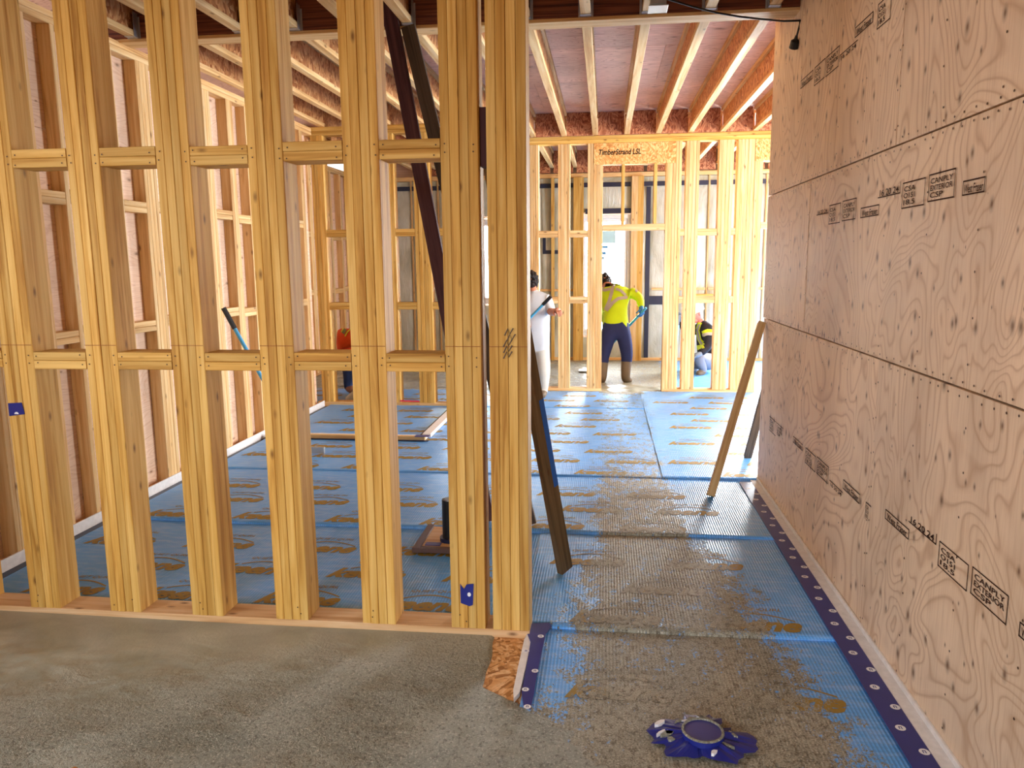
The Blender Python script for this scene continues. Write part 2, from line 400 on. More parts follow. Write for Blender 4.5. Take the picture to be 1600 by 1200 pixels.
# ================================================================= SETTING
# ---- floor: osb subfloor with the blue mat rolled out over it
floor = tag(empty('floor', (0, 5, 0)), kind='structure')
floor['label'] = 'subfloor covered with blue printed sound mat'
mesh_obj('subfloor', [(-4.4, -3, 0), (5.2, -3, 0), (5.2, 13, 0), (-4.4, 13, 0), (-4.4, -3, -.05), (5.2, -3, -.05), (5.2, 13, -.05), (-4.4, 13, -.05)],
         [(0, 1, 2, 3), (7, 6, 5, 4), (0, 4, 5, 1), (1, 5, 6, 2), (2, 6, 7, 3), (3, 7, 4, 0)], OSBF, floor)
def mat_sheet(x0, x1, y0, y1, zb, ridge=0.0, rough=.004):
    nx, ny = max(2, int((x1-x0)/.06)), max(2, int((y1-y0)/.06)); V = []; Fc = []
    for j in range(ny+1):
        for i in range(nx+1):
            x, y = x0+(x1-x0)*i/nx, y0+(y1-y0)*j/ny
            z = zb + rough*noise.noise(Vector((x*3, y*3, zb*300)))
            if j == 0:
                y += .012*noise.noise(Vector((x*1.5, y, 3))); z += ridge*(.6+noise.noise(Vector((x*2.2, 0, y))))
            V.append((x, y, z))
    for j in range(ny):
        for i in range(nx):
            a = j*(nx+1)+i; Fc.append((a, a+1, a+nx+2, a+nx+1))
    b = len(V)   # a thin hem so the sheet has an edge
    for i in range(nx+1): V.append((V[i][0], V[i][1]+.004, .001))
    for i in range(nx): Fc.append((b+i, b+i+1, i+1, i))
    return mesh_obj('mat_sheet', V, Fc, MATB, floor, (0, 0, 0), True)
XL = -3.15
SHEETS = [(-.30, 1.08, 0.6, 3.225, .008, .0), (-.37, 1.08, 3.215, 4.45, .012, .010), (XL, -.372, 3.27, 4.45, .008, .0), (XL, 1.08, 4.43, 5.68, .015, .012),
          (XL, .455, 5.66, 8.42, .019, .006), (.445, 4.9, 5.66, 9.6, .024, .006), (XL, .447, 8.40, 9.62, .0215, .0),
          (-4.18, .95, 9.58, 12.66, .015, .0), (-4.18, XL-.002, 8.57, 9.62, .0215, .0), (.93, 4.9, 9.58, 12.66, .019, .0)]
UX, UY = Vector((1, 0, 0)), Vector((0, 1, 0))
for si, (x0, x1, y0, y1, zb, rg) in enumerate(SHEETS):
    sh = mat_sheet(x0, x1, y0, y1, zb, rg, .003)
    V = []; Fc = []; row = int(y0/.335); zt = 0.0
    y = y0+.06
    while y+.27 < y1 and y0 < 9.4:
        off = (row % 2)*.31 + (row*.13) % .2
        x = x0+.05+off-.31
        while x+.44 < x1:
            if x > x0+.01:
                o = Vector((x, y, zt))
                add_text(V, Fc, 'keene', o, UX, UY, .42, .13, .45, .045)
                n = 10; pr = None     # arched line over the name
                for k in range(n+1):
                    t = k/n; px_ = x+.10+.30*t; py_ = y+.10+.062*math.sin(math.pi*min(1, t*.9+.1))
                    q = (Vector((px_, py_, zt)), Vector((px_, py_+.012, zt)))
                    if pr: add_quad(V, Fc, [pr[0], q[0], q[1], pr[1]])
                    pr = q
                add_text(V, Fc, 'QUIET QURL', o+Vector((.12, .195, 0)), UX, UY, .24, .034, .3, .01)
            x += .62
        y += .335; row += 1
    V = [Vector((v.x, v.y, zb+.0014+.003*noise.noise(Vector((v.x*3, v.y*3, zb*300))))) for v in V]
    if V: mesh_obj('lettering', V, Fc, GOLD, sh, (0, 0, 0))

tag(mesh_obj('ground', [(-40, -40, -.12), (40, -40, -.12), (40, 50, -.12), (-40, 50, -.12)], [(0, 1, 2, 3)], flat('outside_gravel', srgb(150, 144, 134), .9)), 'unseen gravel ground added outside to block sky light from below', kind='structure')  # unseen ground, added to keep sky light from entering upwards
# ---- wet concrete, screeded up to the near partition
def conc_patch(name, x0, x1, y0, y1, nx, ny, zf, label):
    V = []; Fc = []
    for j in range(ny+1):
        for i in range(nx+1):
            x, y = x0+(x1-x0)*i/nx, y0+(y1-y0)*j/ny; V.append((x, y, zf(x, y)))
    for j in range(ny):
        for i in range(nx):
            a = j*(nx+1)+i
            if max(V[k][2] for k in (a, a+1, a+nx+2, a+nx+1)) > -.004: Fc.append((a, a+1, a+nx+2, a+nx+1))
    o = mesh_obj(name, V, Fc, CONC, None, (0, 0, 0), True); tag(o, label, 'concrete', kind='stuff'); return o
def zc(x, y):
    e = -.445 + .03*noise.noise(Vector((y*5, 1, 0))) + max(0, 2.72-y)*2.4 + max(0, 2.6-y)*.3*noise.noise(Vector((y*9, 3, 0)))    # right-hand edge
    d = e-x; edge = min(1, max(0, d/(.03+max(0, 2.72-y)*1.2)))
    r = min(1, max(0, (2.95+.12*noise.noise(Vector((x*1.3, 0, 0)))-y)/.25))
    z = .010 + .006*noise.noise(Vector((x*.9, y*1.7, 2))) + r*(.009*noise.noise(Vector((x*4+y, y*6, 0))) + .006*noise.noise(Vector((x*15, y*17, 5))) + .003*noise.noise(Vector((x*45, y*45, 5))))
    return -.012 + (z+.012)*edge
conc_patch('wet_concrete', -3.2, .72, 1.6, 3.121, 330, 130, zc, 'smooth grey-brown wet concrete poured in front of the stud wall')
def zc2(x, y):
    d = 1-((x-.33)/.42)**2-((y-9.78)/.30)**2
    return .016+(.035*d if d > -.6 else -.05)+.018*noise.noise(Vector((x*7, y*9, 1)))
conc_patch('wet_concrete', -.15, .8, 9.4, 10.15, 60, 50, zc2, 'rubbly grey concrete heaped in the far doorway')
def zc3(x, y):
    d = 1-((x+2.86)/.30)**2-((y-8.93)/.30)**2
    return .01+(.16*d if d > -.1 else -.05)+.03*noise.noise(Vector((x*6, y*6, 4)))
conc_patch('wet_concrete', -3.2, -2.5, 8.57, 9.3, 50, 50, zc3, 'dark mound of wet concrete behind the left framed wall, by the orange worker')
def zc4(x, y):
    return .012+.022*noise.noise(Vector((x*4, y*5, 7)))+.012*noise.noise(Vector((x*13, y*13, 3)))
conc_patch('wet_concrete', -3.9, -.15, 9.75, 12.4, 150, 110, zc4, 'grey raked concrete spread over the floor of the back room')

# ---- framed walls
def stud(parent, name, x0, w, n, y0, y1, z0, z1, mats, along='X', jit=.0015):
    """built-up stud of n plies; each ply its own board"""
    s = empty(name, ((x0+w/2, (y0+y1)/2, z0) if along == 'X' else ((y0+y1)/2, x0+w/2, z0)), parent)
    pw = w/n
    for i in range(n):
        j = random.uniform(-jit, jit); a, b = x0+pw*i+.0006, x0+pw*(i+1)-.0006
        if along == 'X': board('ply', (a, y0+j, z0), (b, y1+j, z1), mats[2], s, .0025)
        else: board('ply', (y0, a, z0), (y1+j, b, z1), mats[2], s, .0025)
    return s
# near partition
Y0 = 3.122; Y1 = 3.262
wf = tag(empty('wall_front', (-1.6, 3.19, 0)), 'open stud wall of four-ply posts standing in wet concrete', kind='structure')
board('bottom_plate', (-3.22, Y0, 0.0), (-.315, Y1, .038), PLATE[0], wf)
board('top_plate', (-3.22, Y0, 3.03), (-.315, Y1, 3.068), WOOD[0], wf)
board('top_plate', (-3.22, Y0, 3.0695), (-.315, Y1, 3.1075), WOOD[0], wf)
X0 = -2.6943; SP = .4064
for i in range(-1, 6):
    a = X0+SP*i
    stud(wf, 'stud', a, .1536, 4, Y0, Y1, .0385, 3.0295, WOOD)
    if i < 5:
        for k, zb in enumerate((1.187, 2.049)):
            dz = random.uniform(-.008, .008)
            for q in range(2):
                j = random.uniform(-.002, .002)
                board('block', (a+.1545, Y0+j, zb+dz+q*.0385), (a+SP-.0012, Y1+j, zb+dz+q*.0385+.0375), WOOD[0], wf)
stud(wf, 'stud', -.4755, .1605, 4, Y0-.002, Y1, .0385, 3.0295, WOOD)
board('spacer_block', (-.508, Y0+.045, 2.02), (-.4775, Y1-.01, 2.25), DARKB, wf)
# red chalk line snapped across the studs
for i in range(0, 6):
    a = X0+SP*i
    mesh_obj('chalk_line', [(a+.002, Y0-.0022, 1.288), (a+.151, Y0-.0022, 1.288), (a+.151, Y0-.0022, 1.2905), (a+.002, Y0-.0022, 1.2905)], [(0, 1, 2, 3)], flat('chalk', srgb(150, 84, 40)) if i == 0 else bpy.data.materials['chalk'], wf)
mesh_obj('chalk_line', [(-.474, Y0-.0045, 1.288), (-.317, Y0-.0045, 1.288), (-.317, Y0-.0045, 1.2905), (-.474, Y0-.0045, 1.2905)], [(0, 1, 2, 3)], bpy.data.materials['chalk'], wf)
V = []; Fc = []
def nd(x, z):
    c = Vector((x, Y0-.0024, z)); add_quad(V, Fc, [c+Vector((.0034*math.cos(t), 0, .0034*math.sin(t))) for t in [k*math.pi/3 for k in range(6)]])
for i in range(0, 6):
    a = X0+SP*i
    for zb in (1.187, 2.049):
        for q in (.018, .056):
            for x in (.018, .135): nd(a+x+random.uniform(-.004, .004), zb+q+random.uniform(-.006, .006))
            if i < 5:
                for x in (.172, .385): nd(a+x+random.uniform(-.006, .006), zb+q+random.uniform(-.005, .005))
    for z in (.07, .1): nd(a+random.uniform(.02, .13), z)
tag(mesh_obj('nails', V, Fc, NAIL, wf), kind='stuff')
# pencilled scribble on the end post
sc = bmesh.new()
for k in range(5):
    c = P(798-k*1.5+random.uniform(-3, 3), 519+k*9, Y0-.0045)
    bm_tube(sc, [c+Vector((-.018, 0, -.014)), c+Vector((-.004, 0, .014)), c+Vector((.004, 0, -.008)), c+Vector((.018, 0, .016))], .0028, 4)
bm_obj('pencil_mark', sc, flat('graphite', srgb(110, 96, 84)), wf)

# left wall
XW = -3.22
wl = tag(empty('wall_left', (-3.27, 6, 0)), 'left wall framed in pale studs over plywood sheathing', kind='structure')
board('bottom_plate', (XW-.089, -2.9, 0), (XW, 8.40, .038), PLATE[1], wl)
board('bottom_plate', (-4.289, 8.56, 0), (-4.2, 12.69, .038), PLATE[1], wl)
for a, b, x in ((-2.9, 8.40, XW), (8.56, 12.69, -4.2)):
    board('top_plate', (x-.089, a, 3.03), (x, b, 3.068), PALE[1], wl); board('top_plate', (x-.089, a, 3.0695), (x, b, 3.1075), PALE[1], wl)
board('plywood_panel', (-4.3, 8.42, 0), (-3.332, 8.44, 3.1), PLYL, wl, .001)  # unseen panel, added to stop daylight leaking through the wall jog
LS = [(-2.6, 2), (-1.9, 2), (-1.2, 2), (-.5, 2), (.2, 2), (.9, 2), (2.3, 2), (2.9, 2), (3.32, 2), (3.68, 2), (4.08, 2), (4.36, 1), (4.85, 2), (5.185, 4), (5.64, 2), (6.03, 4), (6.46, 3), (6.805, 2), (7.2, 2), (7.62, 3), (8.05, 2),
      (8.75, 2), (9.12, 2), (9.55, 2), (9.95, 2), (10.35, 2), (10.75, 3), (11.2, 2), (11.6, 2), (12.05, 2), (12.5, 2)]
for k, (y, n) in enumerate(LS):
    XX = XW if y < 8.5 else -4.2
    stud(wl, 'stud', y, .0385*n, n, XX-.089, XX, .0385, 3.0295, PALE, 'Y', .001)
    if k+1 < len(LS) and y > 3 and y != 8.05:
        a, b = y+.0385*n+.001, LS[k+1][0]-.001
        for zb in (1.17, 2.0):
            dz = .0385*(k % 2)*.5
            for q in range(2):
                board('block', (XX-.088, a, zb+dz+q*.0385), (XX-.002+random.uniform(-.002, .002), b, zb+dz+q*.0385+.0375), PALE[1], wl)
for r, (za, zb) in enumerate(((.0, 1.219), (1.222, 2.44), (2.443, 3.108))):
    y = -2.9-1.2*(r % 2)
    while y < 12.69:
        a, b = max(-2.9, y), min(y+2.437, 12.69)
        for c, d_ in (((a, min(b, .95)), (max(a, 2.25), min(b, 8.41))) if r == 1 else ((a, min(b, 8.41)),)):   # row 1 leaves a hole for the added window
            if d_-c > .05: board('plywood_panel', (XW-.108, c, za), (XW-.0895, d_, zb), PLYL, wl, .001)
        if b > 8.5: board('plywood_panel', (-4.308, max(a, 8.45), za), (-4.2895, b, zb), PLYL, wl, .001)
        y += 2.44
tr = board('trim_1', (XW+.001, 3.27, 0), (XW+.012, 8.38, .075), FOAM); tag(tr, 'white foam edge strip along the left wall plate', kind='structure')
tr = board('trim_2', (XW+.0125, 3.27, .0), (XW+.068, 8.38, .007), NAVY2); tag(tr, 'dark tape line beside the left foam strip', kind='structure')

# far framed walls
def far_wall(name, label, y, d, plates, studs, blocks, mats=WOOD):
    w = tag(empty(name, ((plates[0][0]+plates[-1][1])/2, y+d/2, 0)), label, kind='structure')
    for a, b in plates: board('bottom_plate', (a, y, 0), (b, y+d, .055), PALE[0], w)
    for a, b, n, z1 in studs:
        st = empty('stud', ((a+b)/2, y+d/2, .0555), w)
        for i in range(n):
            board('ply', (a+(b-a)*i/n+.0005, y+random.uniform(-.002, .002), .0555), (a+(b-a)*(i+1)/n-.0005, y+d, z1), mats[2], st, .003)
    for a, b, z in blocks:
        for q in range(2): board('block', (a+.001, y+random.uniform(-.001, .003), z+q*.0405), (b-.001, y+d-.002, z+q*.0405+.0395), mats[0], w)
    return w
YF = 9.55
xs = [(-1.40, -1.27, 4), (-.96, -.815, 4), (-.58, -.435, 4), (-.222, -.150, 2)]
xr = [(.822, .892, 2), (.940, 1.097, 4), (1.321, 1.491, 4), (1.535, 1.734, 5)]
stl = [(a, b, n, 3.029) for a, b, n in xs+xr] + [(-.149, -.038, 3, 2.779), (.708, .821, 3, 2.779), (1.735, 1.829, 2, 2.779), (2.75, 2.86, 3, 3.029)]
blk = []
for lst in (xs, xr):
    for (a, b, n), (c, d_, n2) in zip(lst, lst[1:]): blk += [(b, c, 1.12), (b, c, 1.93)]
wfar = far_wall('wall_far', 'far stud wall with a door opening and laminated header', YF, .14, [(-1.40, -.038), (.708, 1.83), (2.75, 2.86)], stl, blk, PALE)
board('top_plate', (-1.40, YF, 3.03), (2.86, YF+.14, 3.075), WOOD[0], wfar); board('top_plate', (-1.40, YF, 3.0765), (2.86, YF+.14, 3.118), WOOD[0], wfar)
hd = board('header', (-.1485, YF-.006, 2.78), (.8205, YF+.135, 3.029), OSBH, wfar)
V = []; Fc = []
add_text(V, Fc, 'TimberStrand LSL', Vector((-.09, YF-.0075, 2.89)), UX, Vector((0, 0, 1)), .50, .065, .2, .02)
mesh_obj('stamp', V, Fc, INKB, hd)
board('header', (1.7355, YF-.004, 2.78), (2.749, YF+.135, 3.029), OSBH, wfar)
board('lintel', (-.0375, YF, 2.0), (.7075, YF+.14, 2.075), PALE[0], wfar); board('lintel', (1.8295, YF, 2.0), (2.749, YF+.14, 2.075), PALE[0], wfar)
for c in (.203, .587): board('cripple_stud', (c-.019, YF, 2.0755), (c+.019, YF+.14, 2.7795), WOOD[2], wfar)
# nearer section on the left
YL = 8.41
ls = [(-3.244, -3.106, 4), (-2.85, -2.712, 4), (-2.455, -2.312, 4), (-2.092, -1.912, 4), (-1.74, -1.6, 4)]
wfl = far_wall('wall_middle', 'left stud wall section standing ahead of the door wall', YL, .14, [(-3.3, -1.6)], [(a, b, n, 3.029) for a, b, n in ls],
               [(b, c, z) for (a, b, n), (c, d_, n2) in zip(ls, ls[1:]) for z in (1.12, 1.93)])
board('top_plate', (-3.3, YL, 3.03), (-1.6, YL+.14, 3.075), WOOD[0], wfl); board('top_plate', (-3.3, YL, 3.0765), (-1.6, YL+.14, 3.118), WOOD[0], wfl)
mesh_obj('string_line', [tuple(P(625, 625, YL-.003)), tuple(P(655, 626, YL-.003)), tuple(P(655, 628, YL-.003)), tuple(P(625, 627.5, YL-.003))], [(0, 1, 2, 3)], RED, wfl)

# exterior back wall: insulation behind poly, taped
YB = 12.7
wb = tag(empty('wall_back', (.5, 12.8, 0)), 'insulated exterior wall under taped plastic vapour barrier', kind='structure')
WIN = [(-.43, .41, .42, 2.37), (-2.30, -1.45, .95, 2.33)]
board('sheathing', (-4.3, YB+.145, 0), (WIN[1][0], YB+.165, 3.03), PLYL, wb); board('sheathing', (WIN[1][1], YB+.145, 0), (WIN[0][0], YB+.165, 3.03), PLYL, wb)
board('sheathing', (WIN[0][1], YB+.145, 0), (5.0, YB+.165, 3.03), PLYL, wb)
for a, b, z0, z1 in WIN:
    board('sheathing', (a, YB+.145, 0), (b, YB+.165, z0), PLYL, wb); board('sheathing', (a, YB+.145, z1), (b, YB+.165, 3.03), PLYL, wb)
board('bottom_plate', (-4.19, YB, 0), (4.9, YB+.14, .055), PALE[0], wb)
board('top_plate', (-4.19, YB-.02, 2.965), (4.9, YB+.14, 3.03), PALE[0], wb)
def batt(x0, x1, z0, z1):
    nx, nz = 10, max(4, int((z1-z0)/.12)); V = []; Fc = []
    for j in range(nz+1):
        for i in range(nx+1):
            u, v = i/nx, j/nz
            b = (4*u*(1-u))**.5*.04*min(1, 6*v, 6*(1-v)) + .012*noise.noise(Vector((x0*7+u*2.5, z0+v*(z1-z0)*3, 1)))
            V.append((x0+(x1-x0)*u, YB+.03-b, z0+(z1-z0)*v))
    for j in range(nz):
        for i in range(nx):
            a = j*(nx+1)+i; Fc.append((a, a+1, a+nx+2, a+nx+1))
    mesh_obj('insulation_batt', V, Fc, POLY, wb, (0, 0, 0), True)
bx = [-4.18, -3.65, -3.2, -2.75, -2.32]; bx2 = [-1.43, -1.05, -.86, -.45]; bx3 = [.42, .52, .69, 1.15, 1.62, 2.05, 2.5, 2.95, 3.4, 3.85, 4.3, 4.75]
for lst in (bx, bx2, bx3):
    for a, b in zip(lst, lst[1:]): batt(a+.003, b-.003, .056, 2.96)
for a, b, z0, z1 in WIN:
    batt(a, b, .056, z0-.03); batt(a, b, z1+.05, 2.96)
for a in (-3.65, -3.2, -2.75, -2.36, -1.43, .52, 1.15, 1.62, 2.05, 2.5, 2.95, 3.4, 3.85, 4.3):
    board('stud', (a-.012, YB-.012, .056), (a+.012, YB+.05, 2.96), PALE[2], wb)
for px0, px1, n in ((861, 866, 1), (896, 903, 1), (903, 912, 1), (987, 997, 2), (997, 1006, 1)):
    a, b = P(px0, 300, YB-.1).x, P(px1, 300, YB-.1).x
    board('stud', (a, YB-.10, .0), (b, YB-.022, 2.96), WOOD[2] if n == 1 else PALE[2], wb)
for a, b in ((.75, 1.6), (1.64, 2.5)): board('strapping', (a, YB-.045, 1.16), (b, YB-.02, 1.20), PALE[0], wb)
board('strapping', (1.3, YB-.10, 1.02), (1.95, YB-.02, 1.10), WOOD[0], wb); board('strapping', (-1.4, YB-.04, 1.15), (-.5, YB-.02, 1.19), PALE[0], wb)
def tape_b(x0, x1, z0, z1): board('seam_tape', (x0, YB-.022, z0), (x1, YB-.0135, z1), NAVY2, wb)
for a, b in ((-4.15, -3.67), (-3.63, -3.22), (-3.18, -2.77), (-2.73, -2.37), (-1.42, -.87), (-.85, -.47), (.54, 1.13), (1.17, 1.6), (1.64, 2.03), (2.07, 2.48), (2.52, 2.93)): tape_b(a, b, 2.81, 2.88)
tape_b(-.40, .39, 2.81, 2.88); tape_b(-.33, .40, 2.39, 2.47)
tape_b(.64, .71, .06, 2.80); tape_b(.712, 1.0, .93, 1.07)
tape_b(-1.02, -.97, 1.82, 2.1); tape_b(-1.02, -.6, 1.76, 1.82); tape_b(-1.02, -.62, 2.05, 2.1)

# windows (white frame, glass; stickers on the tall one)
GL = NT('window_glass'); GLASS = GL.done((.95, .98, 1, 1), .02, .5); GL.b.inputs['Transmission Weight'].default_value = 1; GL.b.inputs['IOR'].default_value = 1.02
for k, (a, b, z0, z1) in enumerate(WIN):
    w = tag(empty('window_%d' % (k+1), ((a+b)/2, YB, z0)), ['tall white window with blue stickers behind the yellow worker', 'white window behind the left stud wall'][k], kind='structure')
    for nm, lo, hi in (('frame', (a, YB-.03, z0), (a+.06, YB+.12, z1)), ('frame', (b-.06, YB-.03, z0), (b, YB+.12, z1)), ('frame', (a+.0605, YB-.03, z1-.06), (b-.0605, YB+.12, z1)), ('frame', (a+.0605, YB-.03, z0), (b-.0605, YB+.12, z0+.06)),
                       ('sash', (a+.061, YB, z0+.061), (a+.105, YB+.08, z1-.061)), ('sash', (b-.105, YB, z0+.061), (b-.061, YB+.08, z1-.061)), ('sash', (a+.106, YB, z1-.105), (b-.106, YB+.08, z1-.061)), ('sash', (a+.106, YB, z0+.061), (b-.106, YB+.08, z0+.105))):
        board(nm, lo, hi, WHITE, w)
    g = board('pane', (a+.106, YB+.035, z0+.106), (b-.106, YB+.041, z1-.106), GLASS, w)
    if k == 0:
        board('sticker', (-.28, YB+.032, 1.92), (.16, YB+.0345, 2.2), flat('pale_blue_label', srgb(190, 228, 240)), g)
        for q, z in enumerate((1.84, 1.74, 1.66)): board('sticker', (-.2, YB+.032, z), (.04-.03*q, YB+.0345, z+.045), flat('blue_label', srgb(90, 150, 200)) if q == 0 else bpy.data.materials['blue_label'], g)

w = tag(empty('window_3', (XW-.05, 1.6, 1.22)), 'unseen window frame added in the left wall to brighten the right wall', kind='structure')  # unseen window, added so a fill lamp can reach the right wall
for lo, hi in (((XW-.1, .95, 1.23), (XW, 1.0, 2.43)), ((XW-.1, 2.2, 1.23), (XW, 2.25, 2.43)), ((XW-.1, 1.0005, 1.23), (XW, 2.1995, 1.28)), ((XW-.1, 1.0005, 2.38), (XW, 2.1995, 2.43))): board('frame', lo, hi, WHITE, w)
# right plywood wall
XR = 1.14
wr = tag(empty('wall_right', (1.2, 2.5, 0)), 'right wall of stamped plywood panels with knots', kind='structure')
rows = [(.004, 1.2170, [5.70, 3.33, .89, -1.55, -3.0]), (1.2230, 2.0720, [5.715, 4.575, 2.14, -.3, -3.0]), (2.0780, 3.385, [5.715, 3.30, .86, -1.58, -3.0])]
panels = []
for z0, z1, ys in rows:
    for b, a in zip(ys, ys[1:]):
        j = random.uniform(0, .003)
        pn = board('plywood_panel', (XR-j, a+.0022, z0), (XR+.0185, b-.0022, z1), PLYR, wr, .002); panels.append((pn, a, b, z0, z1))
for y in (-2.9, -2.3, -1.7, -1.1, -.5, .1, .7, 1.3, 1.9, 2.5, 3.1, 3.7, 4.3, 4.9, 5.56):
    board('stud', (XR+.019, y, 0), (XR+.159, y+.115, 3.385), WOOD[2], wr)
for y in range(-3, 6, 2):   # the other face of the wall
    board('plywood_panel', (XR+.16, y+.002, 0), (XR+.178, min(y+1.998, 5.68), 3.385), PLYR, wr, .002)
# nail heads along panel edges and stud lines
for pn, a, b, z0, z1 in panels:
    if b < 1: continue
    V = []; Fc = []
    def nail(y, z):
        c = Vector((XR-.0042, y, z)); add_quad(V, Fc, [c+Vector((0, .0045*math.cos(t), .0045*math.sin(t))) for t in [k*math.pi/3 for k in range(6)]])
    y = a+.05
    while y < b:
        nail(y+random.uniform(-.01, .01), z0+.018+random.uniform(-.005, .005)); nail(y+random.uniform(-.01, .01), min(z1, 3.3)-.018+random.uniform(-.005, .005)); y += .075
    z = z0+.06
    while z < z1:
        nail(a+.014, z); nail(b-.014, z+.01)
        yy = a+.4
        while yy < b-.1:
            nail(yy+random.uniform(-.012, .012), z+random.uniform(-.02, .02)); yy += .406
        z += .15
    tag(mesh_obj('nails', V, Fc, NAIL, pn), kind='stuff')
# mill stamps printed on the panels
def stamp(tl, bl, tr_, br, lines, sides='lrtb', t=.0045):
    q = [onx(*p, XR-.0048) for p in (tl, bl, tr_, br)]
    ya, yb = (q[0].y+q[1].y)/2, (q[2].y+q[3].y)/2; zt, zb = (q[0].z+q[2].z)/2, (q[1].z+q[3].z)/2
    w, h = ya-yb, zt-zb; org = Vector((XR-.0048, ya, zb)); ux, uy = Vector((0, -1, 0)), Vector((0, 0, 1))
    V = []; Fc = []
    add_rect(V, Fc, org, ux, uy, w, h, t, sides)
    n = len(lines)
    for i, s in enumerate(lines):
        hh = h*.74/n*.8; fw = .84 if len(s) > 4 else .5
        add_text(V, Fc, s, org+ux*(w*.08)+uy*(h*.13+(n-1-i)*h*.76/n), ux, uy, w*fw, hh, 0, .012)
    y, z = (ya+yb)/2, (zt+zb)/2
    for pn, a, b, z0, z1 in panels:
        if a <= y <= b and z0 <= z <= z1: mesh_obj('stamp', V, Fc, INK, pn); return
T1, T2, T3 = ['CSA', 'O151', '18.5'], ['CANPLY', 'EXTERIOR', 'CSP'], ['West Fraser']
NUM = ['16 20 24']
stamp((1276, 327), (1276, 337), (1294, 322), (1294, 333), NUM, 'b')
stamp((1295, 321.5), (1295, 351.7), (1313, 316), (1313, 347), T1); stamp((1316, 314), (1316, 346), (1337.5, 309), (1337.5, 342), T2)
stamp((1344.5, 325), (1344.5, 341.6), (1373, 319), (1373, 335.5), T3); stamp((1372, 292), (1372, 309), (1407, 285), (1407, 303), NUM, 'br')
stamp((1409.4, 287), (1409.4, 327.5), (1445, 276), (1445, 319), T1); stamp((1450.6, 272.5), (1450.6, 315), (1492, 263), (1492, 309), T2)
stamp((1504, 283), (1504, 307), (1539, 275), (1539, 299), T3)
stamp((1251, 125), (1251, 137.6), (1270, 111), (1270, 124), T3); stamp((1272.6, 104), (1272.6, 134), (1289, 93), (1289, 121), T1); stamp((1290.5, 92), (1290.5, 120), (1311, 69), (1311, 103), T2)
stamp((1312, 86), (1312, 95), (1340, 62), (1340, 75), NUM, 'tl'); stamp((1336, 43), (1336, 57), (1364, 18), (1364, 37), T3); stamp((1371, 8), (1371, 44), (1392, -12), (1392, 30), T1)
stamp((1258, 698.7), (1258, 722.7), (1274, 712), (1274, 739), T1); stamp((1276, 713), (1276, 740), (1294, 728), (1294, 757), T2)
stamp((1317, 749), (1317, 764), (1343, 771), (1343, 788), T3); stamp((1296, 750), (1296, 760), (1316, 768), (1316, 778), NUM, 't')
stamp((1202, 650), (1202, 672), (1212, 658), (1212, 682), T1, 'tb'); stamp((1213, 660), (1213, 681), (1223, 668), (1223, 690), T2, 't'); stamp((1239, 681), (1239, 691), (1254, 694), (1254, 705), T3)
stamp((1383, 796), (1383, 811), (1420, 825), (1420, 844), T3); stamp((1420, 800), (1420, 816), (1463, 833), (1463, 852), NUM, 'br')
stamp((1466, 847), (1466, 887), (1512, 877), (1512, 924), T1, t=.004); stamp((1517.5, 884), (1517.5, 929), (1574, 928), (1574, 979), T2, t=.004); stamp((1592, 972), (1592, 996), (1640, 1008), (1640, 1036), T3)
stamp((1352, 783), (1352, 810), (1360, 790), (1360, 820), T1, 'lt')
# white foam edge strip + printed tape on the floor along the wall
tr = tag(empty('trim_3', (1.10, 3, 0)), 'white foam strip at the foot of the plywood wall', kind='structure')
board('foam_strip', (1.082, .4, 0), (1.1385, 5.66, .022), FOAM, tr); board('foam_lip', (1.126, .4, .0225), (1.1385, 5.66, .045), FOAM, tr)
ft = board('floor_tape', (.993, .4, .019), (1.0815, 5.6, .0222), NAVY); tag(ft, 'long navy tape with white round logos beside the plywood wall', 'tape')
_dotm = {}
def dots(parent, pts, r, ux_=UX, up=UY):
    """white round logos, each its own flat piece with a navy mark"""
    if r not in _dotm:
        n = 14; V = []; Fc = []
        add_quad(V, Fc, [ux_*(r*math.cos(k*2*math.pi/n))+up*(r*math.sin(k*2*math.pi/n)) for k in range(n)])
        md = bpy.data.meshes.new('logo_dot'); md.from_pydata([tuple(v) for v in V], [], Fc); md.materials.append(WHITE)
        o = Vector((0, 0, .0004)); g = [(-.35, -.45), (-.15, -.45), (-.15, .25), (.1, .25), (.1, -.45), (.3, -.45), (.3, .45), (-.35, .45)]
        mk = bpy.data.meshes.new('logo_mark'); mk.from_pydata([tuple(o+ux_*(r*x)+up*(r*y)) for x, y in g], [], [tuple(range(8))]); mk.materials.append(NAVY)
        _dotm[r] = (md, mk)
    for c in pts:
        d = put(bpy.data.objects.new('logo_dot', _dotm[r][0]), parent, c); put(bpy.data.objects.new('logo_mark', _dotm[r][1]), d, c)
pts = []
y = .5
while y < 5.5:
    pts += [(1.034, y, .0226), (1.0625, y+.13, .0226)]; y += .26
dots(ft, pts, .0175)

# ---- ceiling: plywood deck, I-joists hung on a laminated beam
ceil = tag(empty('ceiling', (0, 5, 3.12)), 'exposed joists and plywood deck overhead', kind='structure')
ZJ, ZD = 3.12, 3.388
y = -3.0; k = 0
while y < 12.9:
    x = -4.4-1.2*(k % 2)
    while x < 5.2:
        a, b = max(x, -4.4), min(x+2.437, 5.2)
        if b-a > .05: board('deck_panel', (a, y, ZD), (b, min(y+1.217, 12.9), ZD+.018), PLYD, ceil, .002)
        x += 2.44
    y += 1.22; k += 1
def joist(x, y0, y1, web):
    j = board('joist', (x-.0055, y0, ZJ+.0385), (x+.0055, y1, ZD-.0385), web, ceil, .001)
    board('bottom_flange', (x-.031, y0, ZJ), (x+.031, y1, ZJ+.038), PALE[1], j, .002); board('top_flange', (x-.031, y0, ZD-.038), (x+.031, y1, ZD-.0005), PALE[1], j, .002)
    return j
